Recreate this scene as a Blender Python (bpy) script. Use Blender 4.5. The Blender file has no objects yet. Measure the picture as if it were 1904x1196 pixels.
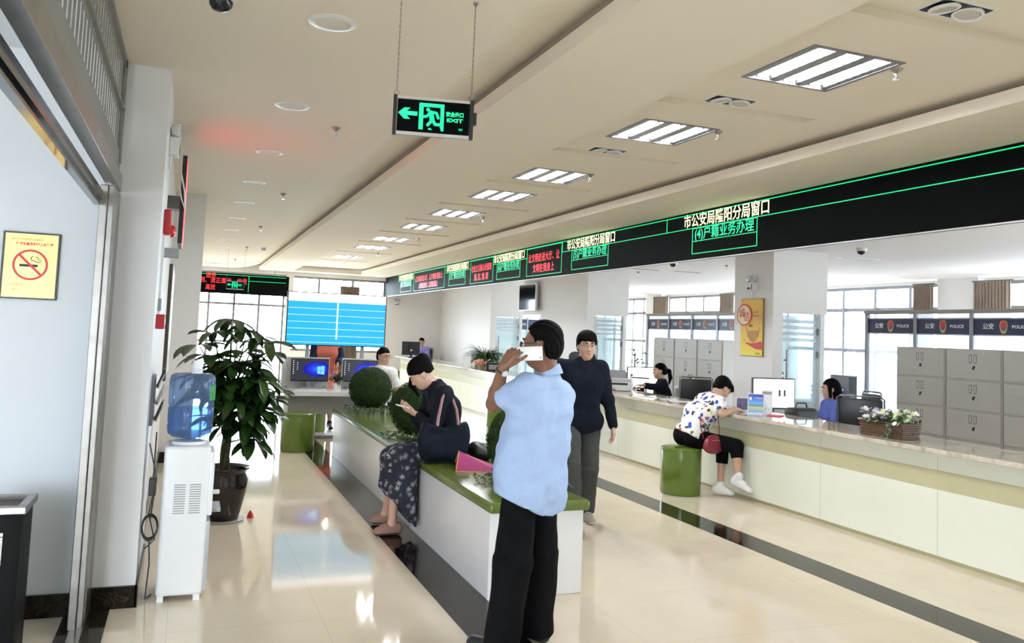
import bpy, bmesh, math, random
import numpy as np
from mathutils import Vector, Matrix
SC = bpy.context.scene
COL = SC.collection
PI = math.pi
rnd = random.Random(7)

# ------------------------------------------------------------------ camera
YAW, PITCH, ROLL, FPX, CY = 0.365473347, 0.0708515400, 0.0407838795, 1562.45, 509.26
def cam_axes():
    cy, sy, cp, sp = math.cos(YAW), math.sin(YAW), math.cos(PITCH), math.sin(PITCH)
    F = Vector((sy*cp, cy*cp, sp)); R0 = Vector((cy, -sy, 0)); U0 = R0.cross(F)
    return R0*math.cos(ROLL)+U0*math.sin(ROLL), U0*math.cos(ROLL)-R0*math.sin(ROLL), F
cr, cu, cf = cam_axes()
camd = bpy.data.cameras.new('camera'); cam = bpy.data.objects.new('camera', camd); COL.objects.link(cam)
cam.matrix_world = Matrix(((cr.x, cu.x, -cf.x, 0), (cr.y, cu.y, -cf.y, 0), (cr.z, cu.z, -cf.z, 1.62), (0, 0, 0, 1)))
camd.sensor_width = 36; camd.lens = FPX/1904*36; camd.shift_y = -(598-CY)/1904
camd.clip_start = 0.02; camd.clip_end = 200
SC.camera = cam

# ------------------------------------------------------------------ sky, exposure
w = bpy.data.worlds.new('daylight'); SC.world = w; w.use_nodes = True
bg = w.node_tree.nodes['Background']; bg.inputs[0].default_value = (0.77, 0.885, 1.0, 1); bg.inputs[1].default_value = 23.0
vs = SC.view_settings
vs.view_transform = 'Standard'; vs.look = 'None'; vs.gamma = 1; vs.use_curve_mapping = False
vs.exposure = 0.12
cy_ = SC.cycles
cy_.max_bounces = 9; cy_.diffuse_bounces = 5; cy_.glossy_bounces = 4; cy_.transmission_bounces = 6; cy_.transparent_max_bounces = 12
cy_.caustics_reflective = False; cy_.caustics_refractive = False; cy_.sample_clamp_indirect = 6.0
cy_.use_denoising = True
TUBE = 130.0          # fluorescent tubes
SCREEN = 1.0

def portal(name, loc, size, rot):
    l = bpy.data.lights.new(name, 'AREA'); l.shape = 'RECTANGLE'; l.size, l.size_y = size
    l.cycles.is_portal = True
    o = bpy.data.objects.new(name, l); COL.objects.link(o); o.location = loc; o.rotation_euler = rot
portal('daylight_east', (12.45, 10.0, 1.6), (26, 2.9), (0, PI/2, 0))
bpy.data.objects['daylight_east'].rotation_euler = (PI/2, 0, PI/2)
portal('daylight_north', (3.2, 24.75, 1.6), (7.0, 3.0), (-PI/2, 0, 0))
portal('daylight_south', (-2.7, -4.9, 1.4), (1.4, 2.7), (PI/2, 0, 0))
portal('daylight_west', (-3.35, -0.35, 1.2), (2.3, 2.4), (PI/2, 0, -PI/2))

# ------------------------------------------------------------------ materials
def ramp(nt, fac, stops):
    r = nt.nodes.new('ShaderNodeValToRGB'); e = r.color_ramp.elements
    while len(e) < len(stops): e.new(0.5)
    for el, (p, c) in zip(e, stops): el.position = p; el.color = (*c, 1)
    nt.links.new(fac, r.inputs[0]); return r.outputs[0]
def coords(nt, scale=(1, 1, 1)):
    t = nt.nodes.new('ShaderNodeTexCoord'); m = nt.nodes.new('ShaderNodeMapping'); m.inputs['Scale'].default_value = scale
    nt.links.new(t.outputs['Object'], m.inputs[0]); return m.outputs[0]
def noise(nt, co, sc, det=3, rough=0.55, dist=0.0):
    n = nt.nodes.new('ShaderNodeTexNoise'); n.inputs['Scale'].default_value = sc; n.inputs['Detail'].default_value = det
    n.inputs['Roughness'].default_value = rough; n.inputs['Distortion'].default_value = dist
    nt.links.new(co, n.inputs['Vector']); return n.outputs['Fac']
MATS = {}
def mat(name, col, rough=0.5, metal=0.0, spec=0.5, var=0.06, vscale=6.0, bump=0.0, bscale=60.0, coat=0.0, sheen=0.0):
    if name in MATS: return MATS[name]
    m = bpy.data.materials.new(name); m.use_nodes = True; nt = m.node_tree; b = nt.nodes['Principled BSDF']
    b.inputs['Roughness'].default_value = rough; b.inputs['Metallic'].default_value = metal
    b.inputs['Specular IOR Level'].default_value = spec
    if coat: b.inputs['Coat Weight'].default_value = coat; b.inputs['Coat Roughness'].default_value = 0.05
    if sheen: b.inputs['Sheen Weight'].default_value = sheen
    co = coords(nt)
    if var:
        n = noise(nt, co, vscale)
        d = tuple(max(0, c*(1-var)) for c in col); l = tuple(min(1, c*(1+var)) for c in col)
        nt.links.new(ramp(nt, n, [(0.3, d), (0.7, l)]), b.inputs['Base Color'])
    else: b.inputs['Base Color'].default_value = (*col, 1)
    if bump:
        bn = nt.nodes.new('ShaderNodeBump'); bn.inputs['Strength'].default_value = bump; bn.inputs['Distance'].default_value = 0.004
        nt.links.new(noise(nt, co, bscale), bn.inputs['Height']); nt.links.new(bn.outputs[0], b.inputs['Normal'])
    MATS[name] = m; return m
def emit(name, col, strength, base=None):
    if name in MATS: return MATS[name]
    m = bpy.data.materials.new(name); m.use_nodes = True; b = m.node_tree.nodes['Principled BSDF']
    b.inputs['Base Color'].default_value = (*(base or (0.02, 0.02, 0.02)), 1); b.inputs['Roughness'].default_value = 0.3
    b.inputs['Emission Color'].default_value = (*col, 1); b.inputs['Emission Strength'].default_value = strength
    MATS[name] = m; return m
def glassy(name, tint, alpha, gloss=0.08, diffuse=None, rough=0.02):
    """thin pane: transparent mixed with a white diffuse film (alpha) and a mirror layer"""
    if name in MATS: return MATS[name]
    m = bpy.data.materials.new(name); m.use_nodes = True; nt = m.node_tree; nt.nodes.clear()
    o = nt.nodes.new('ShaderNodeOutputMaterial'); t = nt.nodes.new('ShaderNodeBsdfTransparent'); t.inputs[0].default_value = (*tint, 1)
    d = nt.nodes.new('ShaderNodeBsdfTranslucent'); d.inputs[0].default_value = (*(diffuse or tint), 1)
    d2 = nt.nodes.new('ShaderNodeBsdfDiffuse'); d2.inputs[0].default_value = (*(diffuse or tint), 1)
    a = nt.nodes.new('ShaderNodeMixShader'); a.inputs[0].default_value = 0.5; nt.links.new(d.outputs[0], a.inputs[1]); nt.links.new(d2.outputs[0], a.inputs[2])
    mx = nt.nodes.new('ShaderNodeMixShader'); mx.inputs[0].default_value = alpha
    nt.links.new(t.outputs[0], mx.inputs[1]); nt.links.new(a.outputs[0], mx.inputs[2])
    g = nt.nodes.new('ShaderNodeBsdfGlossy'); g.inputs['Roughness'].default_value = rough
    fr = nt.nodes.new('ShaderNodeFresnel'); fr.inputs[0].default_value = 1.35
    ml = nt.nodes.new('ShaderNodeMath'); ml.operation = 'MULTIPLY'; ml.inputs[1].default_value = gloss*10; nt.links.new(fr.outputs[0], ml.inputs[0]); ml.use_clamp = True
    m2 = nt.nodes.new('ShaderNodeMixShader'); nt.links.new(ml.outputs[0], m2.inputs[0]); nt.links.new(mx.outputs[0], m2.inputs[1]); nt.links.new(g.outputs[0], m2.inputs[2])
    nt.links.new(m2.outputs[0], o.inputs[0]); MATS[name] = m; return m
def marble(name, dark, vein, rough=0.07, scale=3.0, spec=0.18):
    if name in MATS: return MATS[name]
    m = bpy.data.materials.new(name); m.use_nodes = True; nt = m.node_tree; b = nt.nodes['Principled BSDF']
    co = coords(nt); n1 = noise(nt, co, scale, 6, 0.65, 1.2); n2 = noise(nt, co, scale*2.6, 8, 0.7, 2.2)
    c1 = ramp(nt, n1, [(0.3, tuple(c*0.6 for c in dark)), (0.7, tuple(c*1.35 for c in dark))])
    v = ramp(nt, n2, [(0.485, (0, 0, 0)), (0.5, (1, 1, 1)), (0.515, (0, 0, 0))])
    mx = nt.nodes.new('ShaderNodeMix'); mx.data_type = 'RGBA'; mx.inputs[7].default_value = (*vein, 1)
    nt.links.new(v, mx.inputs[0]); nt.links.new(c1, mx.inputs[6]); nt.links.new(mx.outputs[2], b.inputs['Base Color'])
    b.inputs['Roughness'].default_value = rough; b.inputs['Specular IOR Level'].default_value = spec; MATS[name] = m; return m
def floor_tiles():
    m = bpy.data.materials.new('polished_floor_tile'); m.use_nodes = True; nt = m.node_tree; b = nt.nodes['Principled BSDF']
    co = coords(nt); br = nt.nodes.new('ShaderNodeTexBrick'); br.offset = 0.0; br.squash = 1.0
    br.inputs['Scale'].default_value = 1.0; br.inputs['Brick Width'].default_value = 0.8; br.inputs['Row Height'].default_value = 0.8
    br.inputs['Mortar Size'].default_value = 0.0012; br.inputs['Mortar Smooth'].default_value = 0.0; br.inputs['Bias'].default_value = 0.0
    br.inputs['Mortar'].default_value = (0.50, 0.43, 0.33, 1)
    nt.links.new(co, br.inputs['Vector'])
    n = noise(nt, co, 1.6, 6, 0.6, 0.6)
    nt.links.new(ramp(nt, n, [(0.3, (0.70, 0.605, 0.465)), (0.7, (0.77, 0.685, 0.54))]), br.inputs['Color1'])
    nt.links.new(ramp(nt, n, [(0.3, (0.67, 0.58, 0.445)), (0.7, (0.75, 0.66, 0.52))]), br.inputs['Color2'])
    nt.links.new(br.outputs['Color'], b.inputs['Base Color'])
    b.inputs['Roughness'].default_value = 0.055; b.inputs['Specular IOR Level'].default_value = 0.62
    return m

WALL = mat('white_wall_paint', (0.80, 0.775, 0.745), 0.65, var=0.015, vscale=1.2)
WALLC = mat('cool_wall_paint', (0.77, 0.805, 0.855), 0.6, var=0.015, vscale=1.2)
CEIL = mat('ceiling_paint', (0.79, 0.72, 0.615), 0.75, var=0.01, vscale=0.8)
CEILW = mat('office_ceiling_paint', (0.85, 0.80, 0.80), 0.75, var=0.01, vscale=0.8)
FLOOR = floor_tiles()
DARKM = marble('dark_marble', (0.012, 0.009, 0.0065), (0.075, 0.055, 0.032))
STEEL = mat('brushed_steel', (0.27, 0.255, 0.24), 0.3, 1.0, var=0.12, vscale=9)
STEELD = mat('dull_steel', (0.20, 0.195, 0.19), 0.35, 1.0, var=0.15, vscale=9)
CHROME = mat('chrome', (0.75, 0.75, 0.76), 0.08, 1.0, var=0)
BLACK = mat('black_plastic', (0.010, 0.010, 0.011), 0.38, var=0.1)
BLACKG = mat('gloss_black', (0.006, 0.006, 0.008), 0.08, var=0)
WHITEP = mat('white_plastic', (0.80, 0.80, 0.81), 0.35, var=0.02)
WHITEG = mat('white_lacquer', (0.80, 0.79, 0.77), 0.16, var=0.02, coat=0.4)
GREYP = mat('grey_plastic', (0.30, 0.30, 0.31), 0.45)
FRAMEG = mat('grey_aluminium', (0.27, 0.27, 0.29), 0.4, 0.6)
ALU = mat('pale_aluminium', (0.55, 0.55, 0.56), 0.4, 0.7)

# ------------------------------------------------------------------ mesh building
class MB:
    def __init__(s): s.v = []; s.f = []; s.m = []; s.mi = 0
    def add(s, vs, fs):
        o = len(s.v); s.v += [tuple(p) for p in vs]; s.f += [tuple(i+o for i in f) for f in fs]; s.m += [s.mi]*len(fs); return s
    def box(s, x0, x1, y0, y1, z0, z1, M=None):
        p = [(x0,y0,z0),(x1,y0,z0),(x1,y1,z0),(x0,y1,z0),(x0,y0,z1),(x1,y0,z1),(x1,y1,z1),(x0,y1,z1)]
        if M is not None: p = [M @ Vector(q) for q in p]
        return s.add(p, [(0,3,2,1),(4,5,6,7),(0,1,5,4),(1,2,6,5),(2,3,7,6),(3,0,4,7)])
    def cbox(s, c, d, M=None):
        return s.box(c[0]-d[0]/2, c[0]+d[0]/2, c[1]-d[1]/2, c[1]+d[1]/2, c[2]-d[2]/2, c[2]+d[2]/2, M)
    def quad(s, a, b, c, d): return s.add([a, b, c, d], [(0, 1, 2, 3)])
    def rings(s, rs, cap0=True, cap1=True, closed=False):
        n = len(rs[0]); vs = [p for r in rs for p in r]; fs = []
        k = len(rs)
        for i in range(k if closed else k-1):
            j = (i+1) % k
            for a in range(n):
                b = (a+1) % n; fs.append((i*n+a, i*n+b, j*n+b, j*n+a))
        if not closed:
            if cap0: fs.append(tuple(range(n-1, -1, -1)))
            if cap1: fs.append(tuple(range((k-1)*n, k*n)))
        return s.add(vs, fs)
    def lathe(s, prof, n=24, c=(0, 0, 0), M=None, cap0=True, cap1=True):
        rs = []
        for r, z in prof:
            ring = [Vector((r*math.cos(2*PI*a/n), r*math.sin(2*PI*a/n), z)) for a in range(n)]
            if M is not None: ring = [M @ p for p in ring]
            rs.append([(p.x+c[0], p.y+c[1], p.z+c[2]) for p in ring])
        return s.rings(rs, cap0, cap1)
    def tube(s, path, r, n=8, caps=True, closed=False):
        path = [Vector(p) for p in path]; rr = r if hasattr(r, '__len__') else [r]*len(path)
        rs = []; up = None; k = len(path)
        for i, p in enumerate(path):
            if closed: t = path[(i+1) % k]-path[i-1]
            else: t = path[min(i+1, k-1)]-path[max(i-1, 0)]
            t = t.normalized() if t.length > 1e-9 else Vector((0, 0, 1))
            if up is None: up = Vector((0, 0, 1)) if abs(t.z) < 0.9 else Vector((1, 0, 0))
            x = (up - t*up.dot(t)); x = x.normalized() if x.length > 1e-6 else t.orthogonal().normalized()
            y = t.cross(x); up = x
            rs.append([p + (x*math.cos(2*PI*a/n)+y*math.sin(2*PI*a/n))*rr[i] for a in range(n)])
        return s.rings(rs, caps, caps, closed)
    def ball(s, c, r, n=16, m=10, M=None):
        r = r if hasattr(r, '__len__') else (r, r, r)
        rs = []
        for i in range(m+1):
            t = -PI/2+PI*i/m; k = max(math.cos(t), 1e-3)
            ring = [Vector((k*math.cos(2*PI*a/n)*r[0], k*math.sin(2*PI*a/n)*r[1], math.sin(t)*r[2])) for a in range(n)]
            if M is not None: ring = [M @ p for p in ring]
            rs.append([(p.x+c[0], p.y+c[1], p.z+c[2]) for p in ring])
        return s.rings(rs)
    def prism(s, poly, z0, z1, M=None):
        a = [Vector((x, y, z0)) for x, y in poly]; b = [Vector((x, y, z1)) for x, y in poly]
        if M is not None: a = [M @ p for p in a]; b = [M @ p for p in b]
        return s.rings([a, b])
    def build(s, name, m, parent=None, smooth=False, bevel=0.0, world=False, seg=2, weld=False):
        me = bpy.data.meshes.new(name)
        vs = s.v
        if parent is not None and world:
            L = parent.location; vs = [(p[0]-L.x, p[1]-L.y, p[2]-L.z) for p in vs]
        me.from_pydata([tuple(p) for p in vs], [], s.f)
        ms = m if isinstance(m, (list, tuple)) else [m]
        for q in ms: me.materials.append(q)
        if len(ms) > 1: me.polygons.foreach_set('material_index', s.m)
        bm = bmesh.new(); bm.from_mesh(me)
        if weld: bmesh.ops.remove_doubles(bm, verts=bm.verts, dist=1e-5)
        bmesh.ops.recalc_face_normals(bm, faces=bm.faces)
        if bevel:
            bmesh.ops.bevel(bm, geom=[e for e in bm.edges if e.is_manifold and e.calc_face_angle(0) > 0.6], offset=bevel, segments=seg, affect='EDGES', profile=0.5, clamp_overlap=True)
        bm.to_mesh(me); bm.free()
        if smooth:
            me.polygons.foreach_set('use_smooth', [True]*len(me.polygons))
            if smooth != 'all':
                try: me.set_sharp_from_angle(angle=math.radians(40))
                except Exception: pass
        o = bpy.data.objects.new(name, me); COL.objects.link(o)
        if parent is not None: o.parent = parent
        return o
def thing(name, label, cat, loc=(0, 0, 0), rz=0.0, group=None):
    o = bpy.data.objects.new(name, None); COL.objects.link(o); o.empty_display_size = 0.1
    o.location = loc; o.rotation_euler = (0, 0, rz); return tag(o, label, cat, group)
def tag(o, label, cat, group=None):
    o['label'] = label; o['category'] = cat
    if group: o['group'] = group
    return o
def struct(o): o['kind'] = 'structure'; return o
def dup(root, loc, rz=None, label=None, group=None):
    r = root.copy(); COL.objects.link(r); r.location = loc
    if rz is not None: r.rotation_euler = (0, 0, rz)
    if label: r['label'] = label
    if group: r['group'] = group
    for ch in list(root.children):
        c = ch.copy(); COL.objects.link(c); c.parent = r
        for g in list(ch.children):
            d = g.copy(); COL.objects.link(d); d.parent = c
    return r
def text_mesh(name, s, size, m, parent=None, M=None, extrude=0.001, sx=1.0, align='CENTER', bold=0.0, width=None):
    """writing as real geometry; M places the text plane (x along the line, y up)"""
    cu_ = bpy.data.curves.new(name, 'FONT'); cu_.body = s; cu_.size = size; cu_.extrude = extrude; cu_.align_x = align; cu_.align_y = 'CENTER'
    cu_.offset = bold; cu_.resolution_u = 2
    t = bpy.data.objects.new(name+'_t', cu_); COL.objects.link(t)
    bpy.context.view_layer.update()
    me = bpy.data.meshes.new_from_object(t.evaluated_get(bpy.context.evaluated_depsgraph_get()))
    bpy.data.objects.remove(t); bpy.data.curves.remove(cu_)
    me.name = name; me.materials.clear(); me.materials.append(m)
    if width:
        xs = [v.co.x for v in me.vertices]
        if xs: sx = width/max(1e-6, max(xs)-min(xs))
    T = (M or Matrix.Identity(4)) @ Matrix.Diagonal((sx, 1, 1, 1))
    me.transform(T)
    o = bpy.data.objects.new(name, me); COL.objects.link(o)
    if parent is not None: o.parent = parent
    return o
def frame_M(o, ex, ey):
    """matrix with local x = ex, y = ey, z = ex x ey, origin o"""
    ex = Vector(ex).normalized(); ey = Vector(ey).normalized(); ez = ex.cross(ey)
    return Matrix(((ex.x, ey.x, ez.x, o[0]), (ex.y, ey.y, ez.y, o[1]), (ex.z, ey.z, ez.z, o[2]), (0, 0, 0, 1)))
def Rz(a): return Matrix.Rotation(a, 4, 'Z')
def at(x, y, z, rz=0): return Matrix.Translation((x, y, z)) @ Matrix.Rotation(rz, 4, 'Z')
# ================================================================== SETTING
HB = 3.08; ZT = 3.22; XL = 5.28; CZ = 2.85; YN = -5.0; YF = 24.0
m = MB(); m.box(-6, 13, -6, 27, -0.12, 0); struct(m.build('floor', FLOOR))
for i, (a, b) in enumerate(((1.50, 1.80), (4.25, 4.55))):
    m = MB(); m.box(a, b, YN, 22.5, -0.02, 0.0012); struct(m.build('trim_%d' % (i+1), DARKM))

def holed(m, x0, x1, y0, y1, z, holes, depth):
    xs = sorted({x0, x1, *[h[0] for h in holes], *[h[1] for h in holes]}); ys = sorted({y0, y1, *[h[2] for h in holes], *[h[3] for h in holes]})
    for i in range(len(xs)-1):
        for j in range(len(ys)-1):
            cx, cy = (xs[i]+xs[i+1])/2, (ys[j]+ys[j+1])/2
            if any(h[0] < cx < h[1] and h[2] < cy < h[3] for h in holes): continue
            m.quad((xs[i], ys[j], z), (xs[i], ys[j+1], z), (xs[i+1], ys[j+1], z), (xs[i+1], ys[j], z))
    for h in holes:
        a, b, c, d = h[:4]; t = z+(h[4] if len(h) > 4 else depth)
        for p, q in (((a, c), (b, c)), ((b, c), (b, d)), ((b, d), (a, d)), ((a, d), (a, c))):
            m.quad((*p, z), (*q, z), (*q, t), (*p, t))
        m.quad((a, c, t), (b, c, t), (b, d, t), (a, d, t))
LIGHT_Y = [2.03, 3.84, 5.60, 7.70, 9.14, 10.92, 12.67, 14.80, 16.60, 19.3, 21.6]
GROOVE_Y = [-0.5, 1.25, 3.02, 4.79, 6.53, 8.30, 10.09, 11.86, 13.65, 15.5, 17.9, 20.5]
LX0, LX1 = 3.03, 3.64
# hall ceiling with its lowered beams and troughs
m = MB()
prof = [(-3.4, 3.09), (1.0, 3.09)]
for i in range(1, 11):
    t = i/10; prof.append((1.0+0.8*t, 3.09+0.16*(1-math.cos(PI/2*t))))
prof += [(2.05, 3.255), (2.05, 3.17), (1.74, 3.17), (1.74, HB), (2.60, HB), (2.60, 3.17), (2.36, 3.17), (2.36, ZT)]
prof2 = [(4.66, ZT), (4.66, 3.17), (4.42, 3.17), (4.42, HB), (XL+0.10, HB), (XL+0.10, CZ)]
for pr in (prof, prof2):
    for (a, b), (c, d) in zip(pr, pr[1:]): m.quad((a, YN, b), (c, YN, d), (c, YF+0.6, d), (a, YF+0.6, b))
holed(m, 2.36, 4.66, YN, 23.5, ZT, [(LX0, LX1, y-0.3, y+0.3, 0.13) for y in LIGHT_Y]+[(2.64, 4.06, y-0.07, y+0.07, 0.05) for y in GROOVE_Y], 0.06)
m.box(2.60, 4.42, 23.3, YF+0.6, HB, 3.17)
m.box(-3.4, 13, YN-0.1, YF+0.7, 3.45, 3.5)
struct(m.build('ceiling', CEIL))
m = MB(); m.box(XL+0.10, 12.7, YN, YF+0.6, CZ, CZ+0.1); struct(m.build('ceiling_office', CEILW))

# entrance side on the west: pillar, wall with the no smoking plate, door frame
m = MB(); m.box(-0.43, -0.18, 5.27, 6.2, 0, 3.09); struct(m.build('wall_entrance', mat('pillar_paint', (0.79, 0.79, 0.81), 0.6, var=0.015, vscale=1.2)))
m = MB(); m.box(-0.43, -0.22, 6.2, 10.4, 0, 3.09); m.box(-0.43, 0.12, 10.4, 11.6, 0, 3.09); m.box(-0.43, -0.22, 11.6, YF, 0, 3.09)
struct(m.build('wall_left', WALL))
m = MB(); m.box(-3.4, -0.44, 5.20, 5.35, 0.0, 3.08); struct(m.build('wall_vestibule', WALLC))
m = MB(); m.box(-3.4, -0.44, 5.18, 5.20, 0, 0.12); m.box(-0.435, -0.172, 5.25, 5.27, 0, 0.12); m.box(-0.18, -0.165, 5.25, 6.2, 0, 0.12); m.box(-0.22, -0.2, 6.2, 10.4, 0, 0.12)
m.box(-0.22, 0.13, 10.38, 10.4, 0, 0.12); struct(m.build('baseboard_left', DARKM))
m = MB(); m.box(-3.4, -0.5, YN, 5.3, 3.07, 3.085); struct(m.build('ceiling_vestibule', WALLC))
m = MB(); m.box(-2.0, 13, YN-0.15, YN, 0, 3.3); m.box(-3.4, -2.0, YN-0.15, YN, 2.75, 3.3); struct(m.build('wall_back', WALL))
m = MB()
for x in (-3.35, -2.05): m.box(x-0.04, x+0.04, YN-0.1, YN-0.03, 0, 2.75)
struct(m.build('window_3', FRAMEG))
m = MB(); m.box(-3.5, -3.4, YN, -1.5, 0, 3.05); m.box(-3.5, -3.4, 0.8, 5.3, 0, 3.05); m.box(-3.5, -3.4, -1.5, 0.8, 2.4, 3.05)
for y in (-0.35,): m.box(-3.48, -3.42, y-0.03, y+0.03, 0, 2.4)
struct(m.build('wall_vestibule_west', WALLC))
# threshold strip and door frame
m = MB(); m.box(-0.52, -0.30, YN, 5.27, 0, 0.012); struct(m.build('trim_4', DARKM))
m = MB(); m.box(-0.46, -0.40, 0.2, 4.96, 0.012, 0.022); struct(m.build('trim_5', STEEL))
m = MB()
m.box(-0.475, -0.435, 4.90, 4.95, 0.012, 2.32); m.box(-0.435, -0.405, 4.915, 4.965, 0.012, 2.32); m.box(-0.43, -0.40, 4.965, 5.25, 0.012, 2.32)
struct(m.build('door_1_frame', STEEL, bevel=0.004))
m = MB(); m.box(-0.52, -0.46, 0.2, 4.92, 2.235, 2.285); m.box(-0.50, -0.47, 0.2, 4.92, 2.21, 2.235); struct(m.build('door_1_track', BLACKG))
m = MB(); m.box(-0.46, -0.40, 0.2, 5.26, 2.335, 2.43); struct(m.build('door_1_header', STEEL, bevel=0.003))
# slatted transom above the sliding door
m = MB()
m.box(-0.44, -0.418, 0.2, 5.265, 2.43, 2.56); m.box(-0.445, -0.413, 0.2, 5.265, 2.79, 2.815); m.box(-0.445, -0.413, 0.2, 5.265, 3.05, 3.09); m.box(-0.445, -0.413, 5.18, 5.265, 2.5, 3.09)
y = 0.25
while y < 5.17:
    m.box(-0.431, -0.4295, y, y+0.066, 2.56, 2.79); m.box(-0.431, -0.4295, y, y+0.066, 2.815, 3.05); y += 0.1
struct(m.build('door_1_transom', mat('taupe_steel', (0.20, 0.19, 0.17), 0.55, 0.3)))

# office side: wall piers, stub walls, window wall
def wallbox(name, x0, x1, y0, y1, z0=0, z1=CZ): m = MB(); m.box(x0, x1, y0, y1, z0, z1); return struct(m.build(name, WALL))
wallbox('wall_pier_1', 7.0, 7.16, 8.87, 9.69); wallbox('wall_pier_2', 7.0, 7.16, 14.25, 16.5); wallbox('wall_pier_3', 7.0, 7.16, 19.65, YF)
for i, y in enumerate((8.87, 14.25, 19.65)): wallbox('wall_lintel_%d' % (i+1), 7.16, 7.87, y, y+0.16, 2.03, CZ)
# end wall with windows
m = MB(); m.box(5.3, 12.7, YF, YF+0.2, 0, CZ+0.3); m.box(2.7, 5.3, YF, YF+0.2, 0, 0.9); m.box(-0.5, 2.5, YF, YF+0.2, 2.98, 3.3); m.box(2.7, 5.3, YF, YF+0.2, 2.98, 3.3); m.box(2.5, 2.7, YF, YF+0.2, 0, 3.3)
struct(m.build('wall_end', WALL))
m = MB()
for x in (-0.2, 0.5, 1.15, 1.8, 2.45, 3.4, 4.35, 5.27): m.box(x-0.03, x+0.03, YF+0.05, YF+0.12, 0.0 if x < 2.5 else 0.9, 2.98)
for z in (0.06, 1.1, 2.12, 2.95): m.box(-0.2, 2.5, YF+0.06, YF+0.11, z-0.03, z+0.03)
for z in (0.93, 2.3, 2.95): m.box(2.5, 5.3, YF+0.06, YF+0.11, z-0.03, z+0.03)
struct(m.build('window_1', FRAMEG))
PANE = glassy('clear_glass', (0.97, 0.99, 1.0), 0.0, 0.05)
m = MB(); m.box(-0.2, 5.3, YF+0.08, YF+0.086, 0.06, 2.95); struct(m.build('window_1_glass', PANE))
# east window wall
XW = 12.3
m = MB()
PIERS = [-4.5, 0.5, 5.45, 10.5, 15.5, 20.4, 24.2]
for y in PIERS: m.box(XW-0.25, XW+0.3, y-0.4, y+0.4, 0, CZ)
m.box(XW-0.05, XW+0.3, YN, YF+0.6, 2.80, CZ); m.box(XW-0.02, XW+0.3, YN, YF+0.6, 0, 0.25)
struct(m.build('wall_right', WALL))
m = MB(); yy = YN+0.4
for a, b in zip(PIERS, PIERS[1:]):
    n = 5
    for k in range(n+1):
        y = a+0.4+(b-a-0.8)*k/n; m.box(XW+0.02, XW+0.09, y-0.03, y+0.03, 0.25, 2.8)
    for z in (0.28, 1.56, 2.36, 2.78): m.box(XW+0.03, XW+0.08, a+0.4, b-0.4, z-0.035, z+0.035)
struct(m.build('window_2', FRAMEG))
m = MB(); m.box(XW+0.05, XW+0.056, YN, YF, 0.25, 2.8); struct(m.build('window_2_glass', PANE))
# pale paving outside
OUT = mat('pale_paving', (0.55, 0.54, 0.52), 0.9, var=0.1)
m = MB(); m.box(-30, 45, -30, 60, -0.25, -0.13); struct(m.build('ground_outside', OUT))
# ================================================================== SIGNS, LIGHTS, WALL AND CEILING FITTINGS
LEDG = emit('led_green', (0.0, 1.0, 0.28), 1.15); LEDR = emit('led_red', (1.0, 0.03, 0.05), 1.2); LEDY = emit('led_pale_yellow', (1.0, 1.0, 0.55), 1.7)
LEDC = emit('led_sea_green', (0.0, 0.95, 0.45), 0.95)
LEDBASE = mat('led_panel_black', (0.003, 0.004, 0.004), 0.6, spec=0.04, var=0.2, vscale=30)
# long LED board over the counter (text reads along -y)
led = thing('led_display_board', 'long black LED ticker board with green frames hung above the service counter', 'LED board', (XL, 10.0, HB))
LM = Matrix.Identity(4)
m = MB(); m.box(0, 0.10, -13.5, 13.98, -0.545, -0.004); m.build('panel', LEDBASE, led, bevel=0.003)
m = MB(); m.box(-0.006, 0.012, -13.5, 13.98, -0.556, -0.545); m.build('edge_strip', ALU, led)
def ledM(y, z): return frame_M((-0.004, y-10.0, z-HB), (0, -1, 0), (0, 0, 1))
def ledbar(m, y0, y1, z0, z1): m.box(-0.004, 0.0, min(y0, y1)-10, max(y0, y1)-10, min(z0, z1)-HB, max(z0, z1)-HB)
def rect(m, y0, y1, z0, z1, t=0.007):
    for a in (z0, z1): ledbar(m, y0, y1, a-t/2, a+t/2)
    for a in (y0, y1): ledbar(m, a-t/2, a+t/2, z0, z1)
m = MB(); ledbar(m, -3.4, 22.4, 3.046, 3.054); m.build('top_line', LEDG, led)
def led_window(y0, num, yd0, yd1):
    """one service window: title y0+..., framed row; yd0..yd1 the divider range of the second line"""
    g = MB(); ledbar(g, yd0, yd1, 2.888, 2.895); ledbar(g, yd0-0.004, yd0+0.004, 2.89, 3.05)
    rect(g, y0-0.17, y0-1.33, 2.60, 2.885); ledbar(g, y0-0.17, y0-1.33, 2.737, 2.743); g.build('grid_line', LEDG, led)
    text_mesh('title', '市公安局隆阳分局窗口', 0.165, LEDY, led, ledM(y0-0.76, 2.968), 0.001, width=1.52, bold=0.0012)
    text_mesh('row_text', '(%d)户籍业务办理' % num, 0.15, LEDC, led, ledM(y0-0.75, 2.812), 0.001, width=1.06, bold=0.0012)
led_window(8.29, 4, 8.67, -3.4); led_window(11.50, 5, 11.68, 8.67); led_window(14.75, 6, 14.79, 13.13); led_window(17.81, 7, 17.9, 16.16); led_window(22.3, 8, 22.4, 20.75)
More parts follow.
